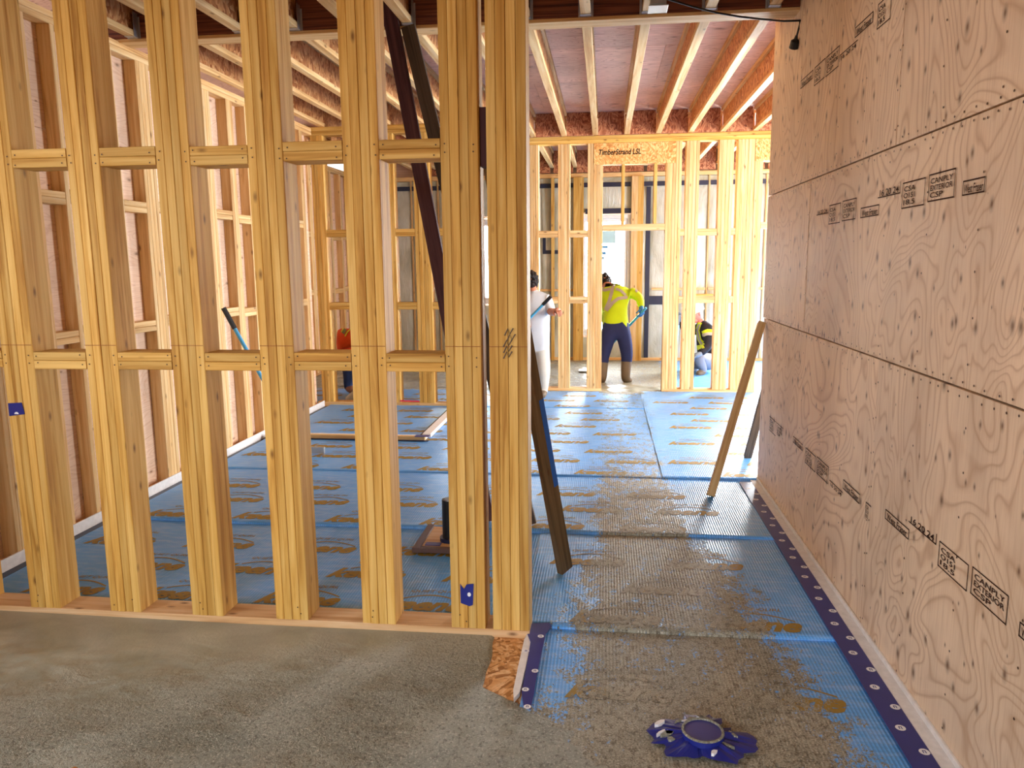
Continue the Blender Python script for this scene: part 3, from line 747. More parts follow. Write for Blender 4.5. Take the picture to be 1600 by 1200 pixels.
def hanger(j, x, y, s):
    bm = bmesh.new(); t = .002
    bm_box(bm, (x-.034, min(y, y+s*.055), ZJ-.003), (x+.034, max(y, y+s*.055), ZJ-.001))
    for q in (-1, 1):
        a, b = sorted((x+q*.0325, x+q*.0345)); bm_box(bm, (a, min(y, y+s*.055), ZJ-.003), (b, max(y, y+s*.055), ZJ+.15))
        a, b = sorted((x+q*.0325, x+q*.046)); bm_box(bm, (a, min(y, y+s*.002), ZJ-.003), (b, max(y, y+s*.002), ZJ+.13))
    bm_obj('hanger', bm, STEEL, j)
for k in range(-9, 13):
    x = -.505+.3715*k
    if x < XW:
        joist(x+.012, 9.72, 12.68, OSB); continue
    jf = joist(x, 5.17, 9.53, OSB); hanger(jf, x, 5.169, 1)
    jb = joist(x+.012, 9.72, 12.68, OSB)
    if x < 1.1 and x > -3.2: jn = joist(x, -2.9, 5.016, OSB); hanger(jn, x, 5.017, -1)
    if k < 12:
        board('rim_board', (x+.0325, 9.535, ZJ+.001), (x+.3715-.0325, 9.565, ZD-.001), OSBR, ceil); board('rim_board', (x+.0325, 12.66, ZJ-.08), (x+.3715-.02, 12.68, ZD-.001), OSBR, ceil)
bmx = board('beam', (-3.3, 5.018, ZJ), (1.139, 5.168, 3.36), LVL, ceil)
board('beam_sole', (-3.3, 5.02, ZJ-.022), (1.139, 5.166, ZJ-.0005), PALE[0], bmx)
board('beam', (1.46, 5.6, ZJ), (5.0, 5.75, 3.36), LVL, ceil)
# open side of the far hall: posts only
ws = tag(empty('wall_side', (4.9, 9, 0)), 'open framed side of the far hall', kind='structure')
board('bottom_plate', (4.85, 5.8, 0), (4.99, 12.6, .038), PLATE[1], ws); board('top_plate', (4.85, 5.8, 3.03), (4.99, 12.6, 3.11), PLATE[1], ws)
for y in (5.8, 8.0, 10.2, 12.4): board('post', (4.85, y, .0385), (4.99, y+.14, 3.0295), WOOD[2], ws)
tag(board('wall_hall', (1.32, 5.48, 0), (5.0, 5.60, 3.1), PLYR), 'plywood partition returning behind the right wall', kind='structure')
# rear of the near room, beyond the camera: header set low so its shade covers the upper studs
tag(board('wall_rear', (-3.3, -3.02, 2.3), (1.3, -2.92, 3.38), PLYR), 'unseen plywood header set low behind the viewer to shade the stud tops', kind='structure')
tag(board('wall_gable', (-4.3, 12.868, 3.03), (5.0, 12.89, 3.38), PLYL), 'sheathing band above the back wall', kind='structure')

# ================================================================= OBJECTS
# leaning boards
fc = onz(884, 893, .02); o = lean_board('muddy_plank', (fc.x-.005, fc.y+.02, .022), (P(747, 178, 3.32).x+.02, 3.345, P(747, 178, 3.32).z), .038, .089, MUDB, (.8, -.6, 0))
tag(o, 'muddy brown plank leaning behind the end post, foot on the blue mat', 'plank')
def face_strip(parent, L0, L1, x, y0, y1, mat, name, t=.002):
    vs = [(x, y0, L0), (x, y1, L0), (x, y1, L1), (x, y0, L1), (x+t, y0, L0), (x+t, y1, L0), (x+t, y1, L1), (x+t, y0, L1)]
    fs = [(0, 1, 2, 3), (7, 6, 5, 4), (0, 4, 5, 1), (2, 6, 7, 3), (1, 5, 6, 2), (0, 3, 7, 4)]
    me = bpy.data.meshes.new(name); me.from_pydata(vs, [], fs); me.materials.append(mat)
    q = bpy.data.objects.new(name, me); C.objects.link(q); q.parent = parent; q['label'] = 'blue painted edge'; return q
face_strip(o, .50, .98, .0195, .008, .040, BLUEP, 'painted_edge')
fb = onz(830, 820, .02); tb = P(638, 42, 4.95)
o = lean_board('grey_plank', (fb.x-.01, fb.y, .024), tb, .089, .038, DARKG, (1, 0, 0)); tag(o, 'weathered grey plank leaning up to the ceiling beam, right of the purple one', 'plank')
fa = P(757, 800, 4.62); ta = P(603, -10, 4.93)
o = lean_board('stained_plank', (onz(762, 815, .02).x, onz(762, 815, .02).y, .024), ta, .089, .04, DARKB, (1, 0, 0)); tag(o, 'dark purple-stained plank leaning up to the ceiling beam', 'plank')
fr = onz(1110, 777, .02); tr1 = onx(1201, 506, XR-.03)
o = lean_board('clean_stud', (fr.x, fr.y, .03), (XR-.035, 5.60, tr1.z-.01), .05, .075, PALE[2], (1, 0, 0)); tag(o, 'clean light brown stud leaning against the end of the plywood wall', 'plank')
fr2 = onz(1168, 716, .02); o = lean_board('grey_stud', (fr2.x, fr2.y, .03), (XR+.13, 5.775, 1.06), .06, .038, GREYB, (1, 0, 0)); tag(o, 'short grey stud propped behind the corner of the plywood wall', 'plank')

# pipe stub on a boxed-out base
pp = onz(704, 846, .03)
t = tag(empty('pipe_stub', (pp.x, pp.y, 0)), 'black pipe stub standing on a small taped plywood base', 'pipe')
bm = bmesh.new(); bm_tube(bm, [(pp.x, pp.y, .04), (pp.x, pp.y, .285)], .045, 20)
bm_obj('pipe', bm, BLACK, t, smooth=False)
board('base', (pp.x-.16, pp.y-.13, .018), (pp.x+.17, pp.y+.22, .038), PLATE[0], t)
for lo, hi in (((pp.x-.19, pp.y-.16, .016), (pp.x-.145, pp.y+.24, .045)), ((pp.x-.144, pp.y-.16, .016), (pp.x+.19, pp.y-.12, .045))): board('taped_edge', lo, hi, flat('mud_tape', srgb(96, 72, 66)) if 'mud_tape' not in bpy.data.materials else bpy.data.materials['mud_tape'], t)
bm = bmesh.new(); bm_tube(bm, [(pp.x, pp.y, .036), (pp.x, pp.y, .06)], .062, 16); bm_obj('flange', bm, NAVY2, t)
board('tape_tab', (pp.x-.13, pp.y-.10, .0385), (pp.x-.04, pp.y-.05, .042), NAVY, t)

# tapes
def ragged(name, pts, z, h, mat, label, cat, parent=None):
    n = len(pts); V = [Vector((p[0], p[1], z)) for p in pts]+[Vector((p[0], p[1], z+h)) for p in pts]
    Fc = [tuple(range(n-1, -1, -1)), tuple(range(n, 2*n))]+[(i, (i+1) % n, n+(i+1) % n, n+i) for i in range(n)]
    o = mesh_obj(name, V, Fc, mat, parent)
    if parent is None: tag(o, label, cat)
    return o
bp = [onz(x, y, .024) for x, y in ((822, 985), (832, 974), (858, 973), (862, 979), (853, 990), (846, 1020), (838, 1060), (834, 1086), (829, 1108), (818, 1104), (815, 1082), (823, 1040), (829, 1003))]
o = ragged('floor_tape', bp[::-1], .022, .003, NAVY, 'navy tape strip with white logos at the foot of the end post', 'tape')
dots(o, [tuple(onz(x, y, .0256)) for x, y in ((845, 994), (836, 1048), (824, 1104), (822, 1017), (821, 1077))], .014)
wp = [onz(x, y, .02) for x, y in ((819, 1000), (826, 985), (830, 1003), (822, 1040), (812, 1082), (803, 1092), (802, 1078), (810, 1040))]
o = ragged('foam_scrap', wp[::-1], .004, .018, FOAM, 'white foam sliver beside the navy tape at the end post', 'foam')
# crumpled tape patch half sunk in the slurry
cp = onz(1085, 1152, .02)
t = tag(empty('tape_patch', (cp.x, cp.y, 0)), 'crumpled navy tape patch with a round cap, half sunk in slurry', 'tape')
V = []; Fc = []; n = 48
for i in range(n):
    a = i*2*math.pi/n; r = .165*(1+.5*noise.noise(Vector((math.cos(a)*1.7, math.sin(a)*1.7, 4)))+.28*noise.noise(Vector((math.cos(a)*7, math.sin(a)*7, 1))))
    V.append((cp.x+r*math.cos(a), cp.y+r*.85*math.sin(a), .0225))
    V.append((cp.x+r*.55*math.cos(a), cp.y+r*.5*math.sin(a), .034+.012*noise.noise(Vector((i*.5, 0, 0)))))
V.append((cp.x, cp.y, .042)); c0 = len(V)-1
for i in range(n):
    a, b = 2*i, 2*((i+1) % n); Fc += [(a, b, b+1, a+1), (a+1, b+1, c0)]
mesh_obj('tape', V, Fc, NAVY, t)
bm = bmesh.new(); q = onz(1098, 1146, .04)
bm_tube(bm, [(q.x, q.y, .03), (q.x, q.y, .050)], .072, 24); bm_obj('round_cap', bm, NAVY, t)
bm = bmesh.new(); bm_tube(bm, [(q.x+.067*math.cos(k*math.pi/12), q.y+.067*math.sin(k*math.pi/12), .051) for k in range(25)], .005, 6); bm_obj('cap_rim', bm, CONC, t)
for k in range(13):
    a = random.uniform(0, 6.28); r = random.uniform(.085, .14); w, h_, an = random.uniform(.012, .035), random.uniform(.004, .012), random.uniform(-.9, .9)
    ragged('slurry_smear' if k < 7 else 'torn_print', [(cp.x+r*math.cos(a)+w*math.cos(b)*math.cos(an)-h_*math.sin(b)*math.sin(an)+random.uniform(-.004, .004), cp.y+r*.8*math.sin(a)+w*math.cos(b)*math.sin(an)+h_*math.sin(b)*math.cos(an)) for b in [j*math.pi/4 for j in range(8)]], .026, .011, CONC if k < 7 else WHITE, None, None, t)
# tape on studs
def stud_tape(pix, y, label, z_off=-.0025):
    pts = [P(x, yy, y) for x, yy in pix]; n = len(pts)
    V = pts+[p+Vector((0, -.002, 0)) for p in pts]
    Fc = [tuple(range(n)), tuple(range(2*n-1, n-1, -1))]+[(i, (i+1) % n, n+(i+1) % n, n+i) for i in range(n)]
    o = mesh_obj('stud_tape', V, Fc, NAVY); tag(o, label, 'tape'); return o
o = stud_tape(((719, 912), (725, 920), (729, 913), (740, 912), (739, 945), (734, 947), (720, 942)), Y0-.0025, 'torn navy tape stuck low on the near stud beside the end post')
V = []; Fc = []
c = P(733, 929, Y0-.0049)
add_quad(V, Fc, [c+Vector((.008*math.cos(k), 0, .010*math.sin(k))) for k in [j*math.pi/5 for j in range(10)]]); mesh_obj('logo_dot', V, Fc, WHITE, o)
o = stud_tape(((13, 630), (34, 629), (39, 647), (15, 650)), Y0-.0025, 'black tape tab stuck on the leftmost stud')
V = []; Fc = []
c = P(26, 647, Y0-.0049)
add_quad(V, Fc, [c+Vector((.011*math.cos(k), 0, .010*math.sin(k))) for k in [j*math.pi/6 for j in range(7)]]); mesh_obj('logo_dot', V, Fc, WHITE, o)

# boxed-out recess frame on the far floor
a, b, c = onz(455, 682, .04), onz(662, 684, .04), onz(703, 640, .04)
t = tag(empty('floor_frame', (a.x, a.y, 0)), 'low white-edged timber frame lying on the blue mat', 'frame')
board('rail', (-3.13, a.y, .024), (b.x+.02, a.y+.045, .062), PALE[0], t); board('foam_edge', (-3.13, a.y+.046, .024), (b.x+.02, a.y+.12, .05), FOAM, t)
board('rail', (b.x-.03, a.y+.121, .024), (b.x+.05, 8.38, .062), FOAM, t); board('tape_edge', (b.x-.075, a.y+.121, .024), (b.x-.031, 8.38, .032), NAVY2, t); board('tape_edge', (-3.13, a.y-.03, .024), (b.x+.06, a.y-.001, .030), NAVY2, t)
board('tape_tab', (b.x-.07, a.y-.02, .0625), (b.x+.06, a.y+.05, .066), NAVY, t)

# cable with a hanging connector
bm = bmesh.new()
cps = [onz(x, y, z) for x, y, z in ((1000, -16, 3.10), (1048, 0, 3.085), (1085, 11, 3.07), (1120, 20, 3.06), (1155, 26, 3.055), (1190, 30, 3.05))]+[onx(x, y, xx) for x, y, xx in ((1225, 33, 1.08), (1250, 32, 1.125), (1248, 45, 1.12), (1245, 56, 1.12))]
t = tag(empty('cable', tuple(cps[-1])), 'thin black cable strung under the beam to the plywood wall', 'cable')
bm_tube(bm, cps, .006, 8); bm_obj('cord', bm, BLACK, t, smooth=True)
bm = bmesh.new(); e0, e1 = onx(1245, 55, 1.12), onx(1240, 75, 1.115); d = e1-e0
bm_tube(bm, [e0, e0+d*.3, e0+d*.45, e1], [.007, .012, .026, .028], 12); bm_obj('connector', bm, BLACK, t)
# small metal bracket lamp under the near joists
q = onz(1028, 9, 3.08); t = tag(empty('junction_box', (q.x, q.y, 3.06)), 'grey metal junction box under the near ceiling beam', 'junction box')
bm = bmesh.new(); bm_box(bm, (q.x-.045, q.y-.06, 3.065), (q.x+.045, q.y+.06, 3.118)); bmesh.ops.bevel(bm, geom=list(bm.edges), offset=.008, segments=2, affect='EDGES'); bm_obj('box', bm, STEEL, t)
board('cover_plate', (q.x-.055, q.y-.07, 3.060), (q.x+.055, q.y+.07, 3.0645), STEEL, t)

# long-handled rake propped inside the left wall
p0, p1 = P(349, 482, 6.2), P(411, 592, 6.75)
p0 = onx(349, 481, -3.12); p1v = onz(472, 704, .05)
t = tag(empty('rake', (p1v.x, p1v.y, .02)), 'blue-handled rake with a black grip propped against the left wall', 'rake')
d = (p1v-p0); L = d.length
bm = bmesh.new(); bm_tube(bm, [p0+d*.14, p1v], .016, 10); bm_obj('handle', bm, BLUEH, t)
bm = bmesh.new(); bm_tube(bm, [p0, p0+d*.14], .021, 10); bm_obj('grip', bm, BLACK, t)
bm = bmesh.new(); bm_box(bm, (p1v.x-.14, p1v.y-.012, .03), (p1v.x+.2, p1v.y+.012, .085)); bm_obj('rake_head', bm, STEEL, t)

# ================================================================= PEOPLE
SKIN = flat('skin', srgb(206, 140, 112), .55, .3); SKINR = flat('skin_flushed', srgb(222, 128, 112), .55, .3)
HAIR = flat('dark_hair', srgb(34, 26, 26), .6, .3, nv=.5, ns=60)
HIVIS = flat('hi_vis_yellow', srgb(190, 218, 24), .7, nv=.12, ns=8); ORANGE = flat('hi_vis_orange', srgb(238, 84, 16), .7)
REFL = flat('reflective_tape', srgb(168, 160, 156), .4, .5); YEL = flat('yellow_tape', srgb(214, 230, 40), .6)
NAVYC = flat('navy_trousers', srgb(38, 46, 92), .8); JEANS = flat('blue_jeans', srgb(52, 70, 112), .8)
BOOT = flat('rubber_boot', srgb(112, 96, 78), .5, .4); TEE = flat('white_cotton', srgb(214, 218, 224), .85, nv=.05)
BEIGE = flat('pale_trousers', srgb(206, 200, 188), .85); JACKET = flat('black_jacket', srgb(36, 34, 42), .8); GREYT = flat('grey_trousers', srgb(140, 140, 150), .85)
GLOVE = flat('blue_glove', srgb(60, 120, 180), .7); GLOVEG = flat('grey_glove', srgb(120, 130, 145), .7); HAT = flat('white_hard_hat', srgb(240, 240, 240), .3, .5)
EYE = flat('eye_dark', srgb(30, 20, 20), .3)

def body(parent, joints, bones, mats, hem=None, lower=1):
    """joints name->(pos, radius); bones (a, b, material index); one continuous skinned surface"""
    names = list(joints); idx = {n: i for i, n in enumerate(names)}
    me = bpy.data.meshes.new('body'); me.from_pydata([tuple(joints[n][0]) for n in names], [(idx[a], idx[b]) for a, b, m in bones], [])
    o = bpy.data.objects.new('tmp', me); C.objects.link(o)
    sk = o.modifiers.new('s', 'SKIN'); sk.use_smooth_shade = True
    for n in names:
        r = joints[n][1]; sv = me.skin_vertices[0].data[idx[n]]
        sv.radius = (r, r) if not isinstance(r, tuple) else r; sv.use_root = n == names[0]
    su = o.modifiers.new('u', 'SUBSURF'); su.levels = 2; su.render_levels = 2
    bpy.context.view_layer.update()
    ev = o.evaluated_get(bpy.context.evaluated_depsgraph_get())
    m2 = bpy.data.meshes.new_from_object(ev); bpy.data.objects.remove(o)
    m2.name = 'body'; m2.materials.clear()
    for m in mats: m2.materials.append(m)
    segs = [(Vector(joints[a][0]), Vector(joints[b][0]), joints[a][1], joints[b][1], m) for a, b, m in bones]
    fr = lambda r: r if not isinstance(r, tuple) else max(r)
    for p in m2.polygons:
        p.use_smooth = True; best = None
        for si, (a, b, ra, rb, m) in enumerate(segs):
            d = b-a; t = max(0, min(1, (p.center-a).dot(d)/max(1e-9, d.length_squared)))
            q = (p.center-(a+d*t)).length/(fr(ra)*(1-t)+fr(rb)*t)
            if best is None or q < best[0]: best = (q, m, si)
        p.material_index = best[1]
        if hem is not None and best[1] in (0, lower) and best[2] <= 11: p.material_index = 0 if p.center.z > hem(p.center) or best[2] > 1 and best[2] < 10 and best[1] == 0 else lower
    return put(bpy.data.objects.new('body', m2), parent, (0, 0, 0))
def add_head(parent, c, face, skin, r=.095, tilt=0):
    """head with ears, nose, eyes and mouth; face = looking direction"""
    c = Vector(c); f = Vector(face).normalized(); s = f.cross(Vector((0, 0, 1)))
    s = s.normalized() if s.length > .1 else Vector((1, 0, 0)); u = s.cross(f)
    bm = bmesh.new()
    def ell(center, rs, seg=14, mi=0):
        q = bmesh.ops.create_uvsphere(bm, u_segments=seg, v_segments=seg//2+2, radius=1)
        for v in q['verts']:
            w = v.co; v.co = center + s*(w.x*rs[0]) + f*(w.y*rs[1]) + u*(w.z*rs[2])
        for fa in {x for v in q['verts'] for x in v.link_faces}: fa.material_index = mi; fa.smooth = True
    ell(c, (r*.80, r, r*1.2), 18)
    ell(c+f*r*.55-u*r*.75, (r*.5, r*.45, r*.5))
    ell(c+f*r*1.02-u*r*.15, (r*.14, r*.24, r*.26), 8)
    for k in (-1, 1):
        ell(c+s*(k*r*.82), (r*.12, r*.22, r*.32), 8); ell(c+s*(k*r*.34)+f*r*.86+u*r*.08, (r*.13, r*.1, r*.09), 8, 1)
    ell(c+f*r*.94-u*r*.62, (r*.28, r*.08, r*.07), 8, 1)
    return bm_obj('head', bm, [skin, EYE], parent)
def add_hair(parent, c, face, r, lumps=40, back=.35, size=.03, name='hair'):
    c = Vector(c); f = Vector(face).normalized(); bm = bmesh.new()
    for i in range(lumps):
        while True:
            d = Vector((random.uniform(-1, 1), random.uniform(-1, 1), random.uniform(-1, 1)))
            if .2 < d.length < 1:
                d.normalize()
                if d.dot(f) < back and d.z > -.55-.3*d.dot(-f): break
        q = bmesh.ops.create_icosphere(bm, subdivisions=1, radius=size*random.uniform(.8, 1.3))
        for v in q['verts']: v.co += c+Vector((d.x*r*.86, d.y*r*.95, d.z*r*1.12))
    return bm_obj(name, bm, HAIR, parent, smooth=True)
def add_hand(parent, wrist, d, palm_n, mat, curl=1.0, name='hand', k=1.0):
    """palm plus four fingers and a thumb leaving the side of the palm, curled"""
    w = Vector(wrist); d = Vector(d).normalized(); n = Vector(palm_n); n = (n-d*n.dot(d)).normalized(); s = d.cross(n)
    bm = bmesh.new()
    bm_tube(bm, [w-d*.02*k, w+d*.03*k, w+d*.085*k], [.028*k, .036*k, .034*k], 8)
    for i, L in enumerate((.07, .08, .075, .058)):
        o = w+d*.085*k+s*((i-1.5)*.019*k); a = [0, .7*curl, 1.5*curl, 2.3*curl]; p = [o-d*.01]
        for j, seg in enumerate((.42, .33, .25)):
            ang = a[j+1]; p.append(p[-1]+(d*math.cos(ang)+n*math.sin(ang))*L*seg*k*1.15)
        bm_tube(bm, p, [.0095*k, .0092*k, .0085*k, .007*k], 6)
    o = w+d*.03*k-s*.03*k
    bm_tube(bm, [o, o+(d*.7-s*.7+n*.5).normalized()*.035*k, o+(d*.9-s*.4+n*1.1).normalized()*.07*k], [.0125*k, .011*k, .009*k], 6)
    return bm_obj(name, bm, mat, parent, smooth=True)
def ribbon(parent, bodyo, pix, w, mat, name, y_hint, off=.012):
    """tape strip laid onto the body surface, following pixels as seen from the camera side"""
    me = bodyo.data; bvh = BVHTree.FromPolygons([v.co for v in me.vertices], [tuple(p.vertices) for p in me.polygons])
    pts = []
    for (x0, y0_), (x1, y1_) in zip(pix, pix[1:]):
        for k in range(6):
            t = k/6; pts.append((x0+(x1-x0)*t, y0_+(y1_-y0_)*t))
    pts.append(pix[-1]); V = []; Fc = []; prev = None
    for i, (x, y) in enumerate(pts):
        a, b = pts[max(0, i-1)], pts[min(len(pts)-1, i+1)]; tx, ty = b[0]-a[0], b[1]-a[1]; l = math.hypot(tx, ty); nx, ny = -ty/l, tx/l
        rowp = []
        for q in (-1, 0, 1):
            hit = bvh.ray_cast(CAMPOS, ray(x+nx*w/2*q, y+ny*w/2*q).normalized())
            rowp.append(hit[0]+hit[1]*off if hit[0] is not None and abs(hit[0].y-y_hint) < .8 else None)
        if all(rowp):
            bidx = len(V); V += rowp
            if prev is not None: Fc += [(prev, prev+1, bidx+1, bidx), (prev+1, prev+2, bidx+2, bidx+1)]
            prev = bidx
        else: prev = None
    if Fc: return mesh_obj(name, V, Fc, mat, parent, (0, 0, 0), True)

# --- worker in yellow
t = tag(empty('person', tuple(onz(962, 602, .0))), 'worker in yellow hi-vis shirt, navy trousers and rubber boots bending over in the doorway', 'person')
J = {'pelvis': (P(963, 512, 10.35), .145), 'spine': (P(961, 492, 10.45), .15), 'chest': (P(962, 466, 10.62), (.19, .16)), 'neck': (P(952, 450, 10.82), .075), 'headb': (P(944, 444, 10.92), .07),
     'lsh': (P(943, 460, 10.68), .085), 'lel': (P(935, 482, 10.7), .06), 'lwr': (P(944, 503, 10.75), .045),
     'rsh': (P(984, 455, 10.64), .09), 'rel': (P(1000, 466, 10.58), .062), 'rwr': (P(1002, 481, 10.5), .045),
     'lhip': (P(952, 520, 10.35), .12), 'lkn': (P(943, 556, 10.3), .085), 'lbt': (P(942, 566, 10.28), .08), 'lank': (P(941, 592, 10.25), .066), 'ltoe': (P(938, 596, 10.42), .05),
     'rhip': (P(974, 519, 10.37), .12), 'rkn': (P(980, 554, 10.33), .088), 'rbt': (P(979, 564, 10.33), .08), 'rank': (P(977, 592, 10.3), .066), 'rtoe': (P(984, 596, 10.46), .05)}
B = [('pelvis', 'spine', 0), ('spine', 'chest', 0), ('chest', 'neck', 0), ('neck', 'headb', 3), ('chest', 'lsh', 0), ('lsh', 'lel', 0), ('lel', 'lwr', 0), ('chest', 'rsh', 0), ('rsh', 'rel', 0), ('rel', 'rwr', 0),
     ('pelvis', 'lhip', 1), ('lhip', 'lkn', 1), ('lkn', 'lbt', 1), ('lbt', 'lank', 2), ('lank', 'ltoe', 2), ('pelvis', 'rhip', 1), ('rhip', 'rkn', 1), ('rkn', 'rbt', 1), ('rbt', 'rank', 2), ('rank', 'rtoe', 2)]
bo = body(t, J, B, [HIVIS, NAVYC, BOOT, SKIN], lambda c: .80)
hc = P(943, 441, 10.98); add_head(t, hc, (-.35, .8, -.5), SKIN); add_hair(t, hc, (-.35, .8, -.5), .105, 60, .45)
add_hand(t, J['rwr'][0], P(1003, 492, 10.46)-J['rwr'][0], (-.7, .5, 0), GLOVE, 1, 'glove', 1.05); add_hand(t, J['lwr'][0], (.4, .2, -.9), (.5, .5, 0), GLOVE, 1, 'glove', 1.05)
ribbon(t, bo, [(938, 453), (946, 454), (954, 452)], 4.5, REFL, 'reflective_stripe', 10.5)
ribbon(t, bo, [(959, 442), (956, 458), (952, 472), (947, 484)], 5, REFL, 'reflective_stripe', 10.5)
ribbon(t, bo, [(948, 486), (957, 474), (966, 467), (980, 465)], 5, REFL, 'reflective_stripe', 10.5)
ribbon(t, bo, [(962, 452), (970, 455), (977, 462)], 4, REFL, 'reflective_stripe', 10.5)
ribbon(t, bo, [(993, 456), (1000, 451)], 4.5, REFL, 'reflective_stripe', 10.5)
# his shovel
g0 = P(1004, 487, 10.44); g1 = P(975, 512, 10.9); d = g1-g0; e = g0+d*((.05-g0.z)/d.z) if d.z < 0 else g1
e = Vector((g0.x-.75, g0.y+.75, .06))
t = tag(empty('shovel', tuple(e)), 'blue-handled shovel held by the worker in yellow', 'shovel')
bm = bmesh.new(); bm_tube(bm, [g0-(e-g0)*.06, e], .017, 10); bm_obj('handle', bm, BLUEH, t)
bm = bmesh.new(); bm_box(bm, (e.x-.13, e.y-.01, .03), (e.x+.13, e.y+.2, .045)); bm_obj('blade', bm, STEEL, t)

# --- worker in white
t = tag(empty('person', tuple(onz(846, 622, 0))), 'dark-haired worker in white T-shirt and pale trousers, partly hidden by the end post', 'person')
J = {'pelvis': (P(839, 540, 9.15), .135), 'spine': (P(841, 512, 9.15), .14), 'chest': (P(842, 480, 9.18), (.17, .14)), 'neck': (P(834, 457, 9.22), .06), 'headb': (P(830, 447, 9.24), .055),
     'rsh': (P(856, 468, 9.16), .078), 'rel': (P(861, 487, 9.08), .056), 'rfo': (P(863, 489, 9.0), .045), 'rwr': (P(867, 486, 8.9), .037),
     'lsh': (P(826, 470, 9.2), .078), 'lel': (P(816, 494, 9.12), .056), 'lwr': (P(816, 510, 9.0), .037),
     'lhip': (P(831, 549, 9.18), .105), 'lkn': (P(829, 582, 9.12), .08), 'lank': (P(830, 613, 9.16), .056), 'ltoe': (P(827, 619, 9.02), .042),
     'rhip': (P(847, 549, 9.15), .105), 'rkn': (P(850, 582, 9.1), .085), 'rank': (P(849, 613, 9.14), .056), 'rtoe': (P(847, 619, 9.0), .042)}
B = [('pelvis', 'spine', 0), ('spine', 'chest', 0), ('chest', 'neck', 0), ('neck', 'headb', 3), ('chest', 'lsh', 0), ('lsh', 'lel', 0), ('lel', 'lwr', 3), ('chest', 'rsh', 0), ('rsh', 'rel', 0), ('rel', 'rfo', 3), ('rfo', 'rwr', 3),
     ('pelvis', 'lhip', 1), ('lhip', 'lkn', 1), ('lkn', 'lank', 1), ('lank', 'ltoe', 2), ('pelvis', 'rhip', 1), ('rhip', 'rkn', 1), ('rkn', 'rank', 1), ('rank', 'rtoe', 2)]
body(t, J, B, [TEE, BEIGE, BOOT, SKIN], lambda c: .60)
hc = P(829, 439, 9.26); add_head(t, hc, (-.8, .4, -.4), SKIN, .088); add_hair(t, hc, (-.8, .4, -.4), .092, 60, .3, .026)
add_hand(t, J['rwr'][0], P(873, 485, 8.82)-J['rwr'][0], (0, .3, -1), SKIN, .9); add_hand(t, J['lwr'][0], (.5, -.6, -.3), (.2, .3, 1), SKIN, 1)
g0, g1 = P(861, 463, 8.88), P(822, 503, 8.95); d = g1-g0
t = tag(empty('screed_pole', tuple(g1+d*1.2)), 'blue pole with a black grip held by the worker in white', 'pole')
e = g1+d*((.1-g1.z)/d.z)
bm = bmesh.new(); bm_tube(bm, [g0+d*.3, e], .016, 10); bm_obj('handle', bm, BLUEH, t)
bm = bmesh.new(); bm_tube(bm, [g0, g0+d*.32], .021, 10); bm_obj('grip', bm, BLACK, t)
bm = bmesh.new(); bm_box(bm, (e.x-.05, e.y-.2, .035), (e.x+.05, e.y+.2, .10)); bm_obj('rake_head', bm, STEEL, t)

# --- crouching worker
t = tag(empty('person', tuple(onz(1100, 586, 0))), 'crouching worker in white hard hat and black jacket with yellow stripes', 'person')
J = {'pelvis': (P(1106, 566, 11.35), .15), 'spine': (P(1108, 545, 11.32), .16), 'chest': (P(1103, 519, 11.28), (.19, .17)), 'neck': (P(1095, 503, 11.22), .07), 'headb': (P(1090, 497, 11.2), .06),
     'rsh': (P(1106, 513, 11.1), .09), 'rel': (P(1108, 540, 11.0), .07), 'rwr': (P(1094, 553, 10.9), .05),
     'lsh': (P(1090, 514, 11.38), .085), 'lel': (P(1072, 520, 11.35), .065), 'lwr': (P(1063, 500, 11.2), .045),
     'rhip': (P(1108, 566, 11.2), .12), 'rkn': (P(1090, 556, 10.95), .095), 'rank': (P(1100, 580, 11.1), .062), 'rtoe': (P(1089, 585, 11.0), .048),
     'lhip': (P(1102, 568, 11.45), .115), 'lkn': (P(1075, 566, 11.4), .09), 'lank': (P(1088, 584, 11.6), .06), 'ltoe': (P(1076, 586, 11.5), .048)}
B = [('pelvis', 'spine', 0), ('spine', 'chest', 0), ('chest', 'neck', 0), ('neck', 'headb', 3), ('chest', 'rsh', 0), ('rsh', 'rel', 0), ('rel', 'rwr', 0), ('chest', 'lsh', 0), ('lsh', 'lel', 0), ('lel', 'lwr', 0),
     ('pelvis', 'rhip', 1), ('rhip', 'rkn', 1), ('rkn', 'rank', 1), ('rank', 'rtoe', 2), ('pelvis', 'lhip', 1), ('lhip', 'lkn', 1), ('lkn', 'lank', 1), ('lank', 'ltoe', 2)]
bo = body(t, J, B, [JACKET, GREYT, BOOT, SKINR])
hc = P(1088, 490, 11.18); fd = Vector((-.75, -.45, -.35)); add_head(t, hc, fd, SKINR, .098)
bm = bmesh.new(); q = bmesh.ops.create_uvsphere(bm, u_segments=18, v_segments=10, radius=1)
bmesh.ops.delete(bm, geom=[v for v in bm.verts if v.co.z < -.05], context='VERTS')
ax = Vector((-.35, -.1, .95)).normalized(); sx = ax.cross(Vector((0, 1, 0))).normalized(); sy = ax.cross(sx)
hb = hc+ax*.045
for v in bm.verts: w = v.co.copy(); v.co = hb+sx*(w.x*.125)+sy*(w.y*.112)+ax*(w.z*.115)
ht = bm_obj('hard_hat', bm, HAT, t, smooth=True)
bm = bmesh.new(); n = 24; vi = []; vo_ = []
for k in range(n):
    a = k*2*math.pi/n; dr = sx*math.cos(a)+sy*math.sin(a); ext = .135+.045*max(0, dr.dot(fd.normalized()))
    vi.append(bm.verts.new(hb+dr*.108)); vo_.append(bm.verts.new(hb+dr*ext-ax*.012))
for k in range(n): bm.faces.new((vi[k], vi[(k+1) % n], vo_[(k+1) % n], vo_[k]))
bm_obj('brim', bm, HAT, ht)
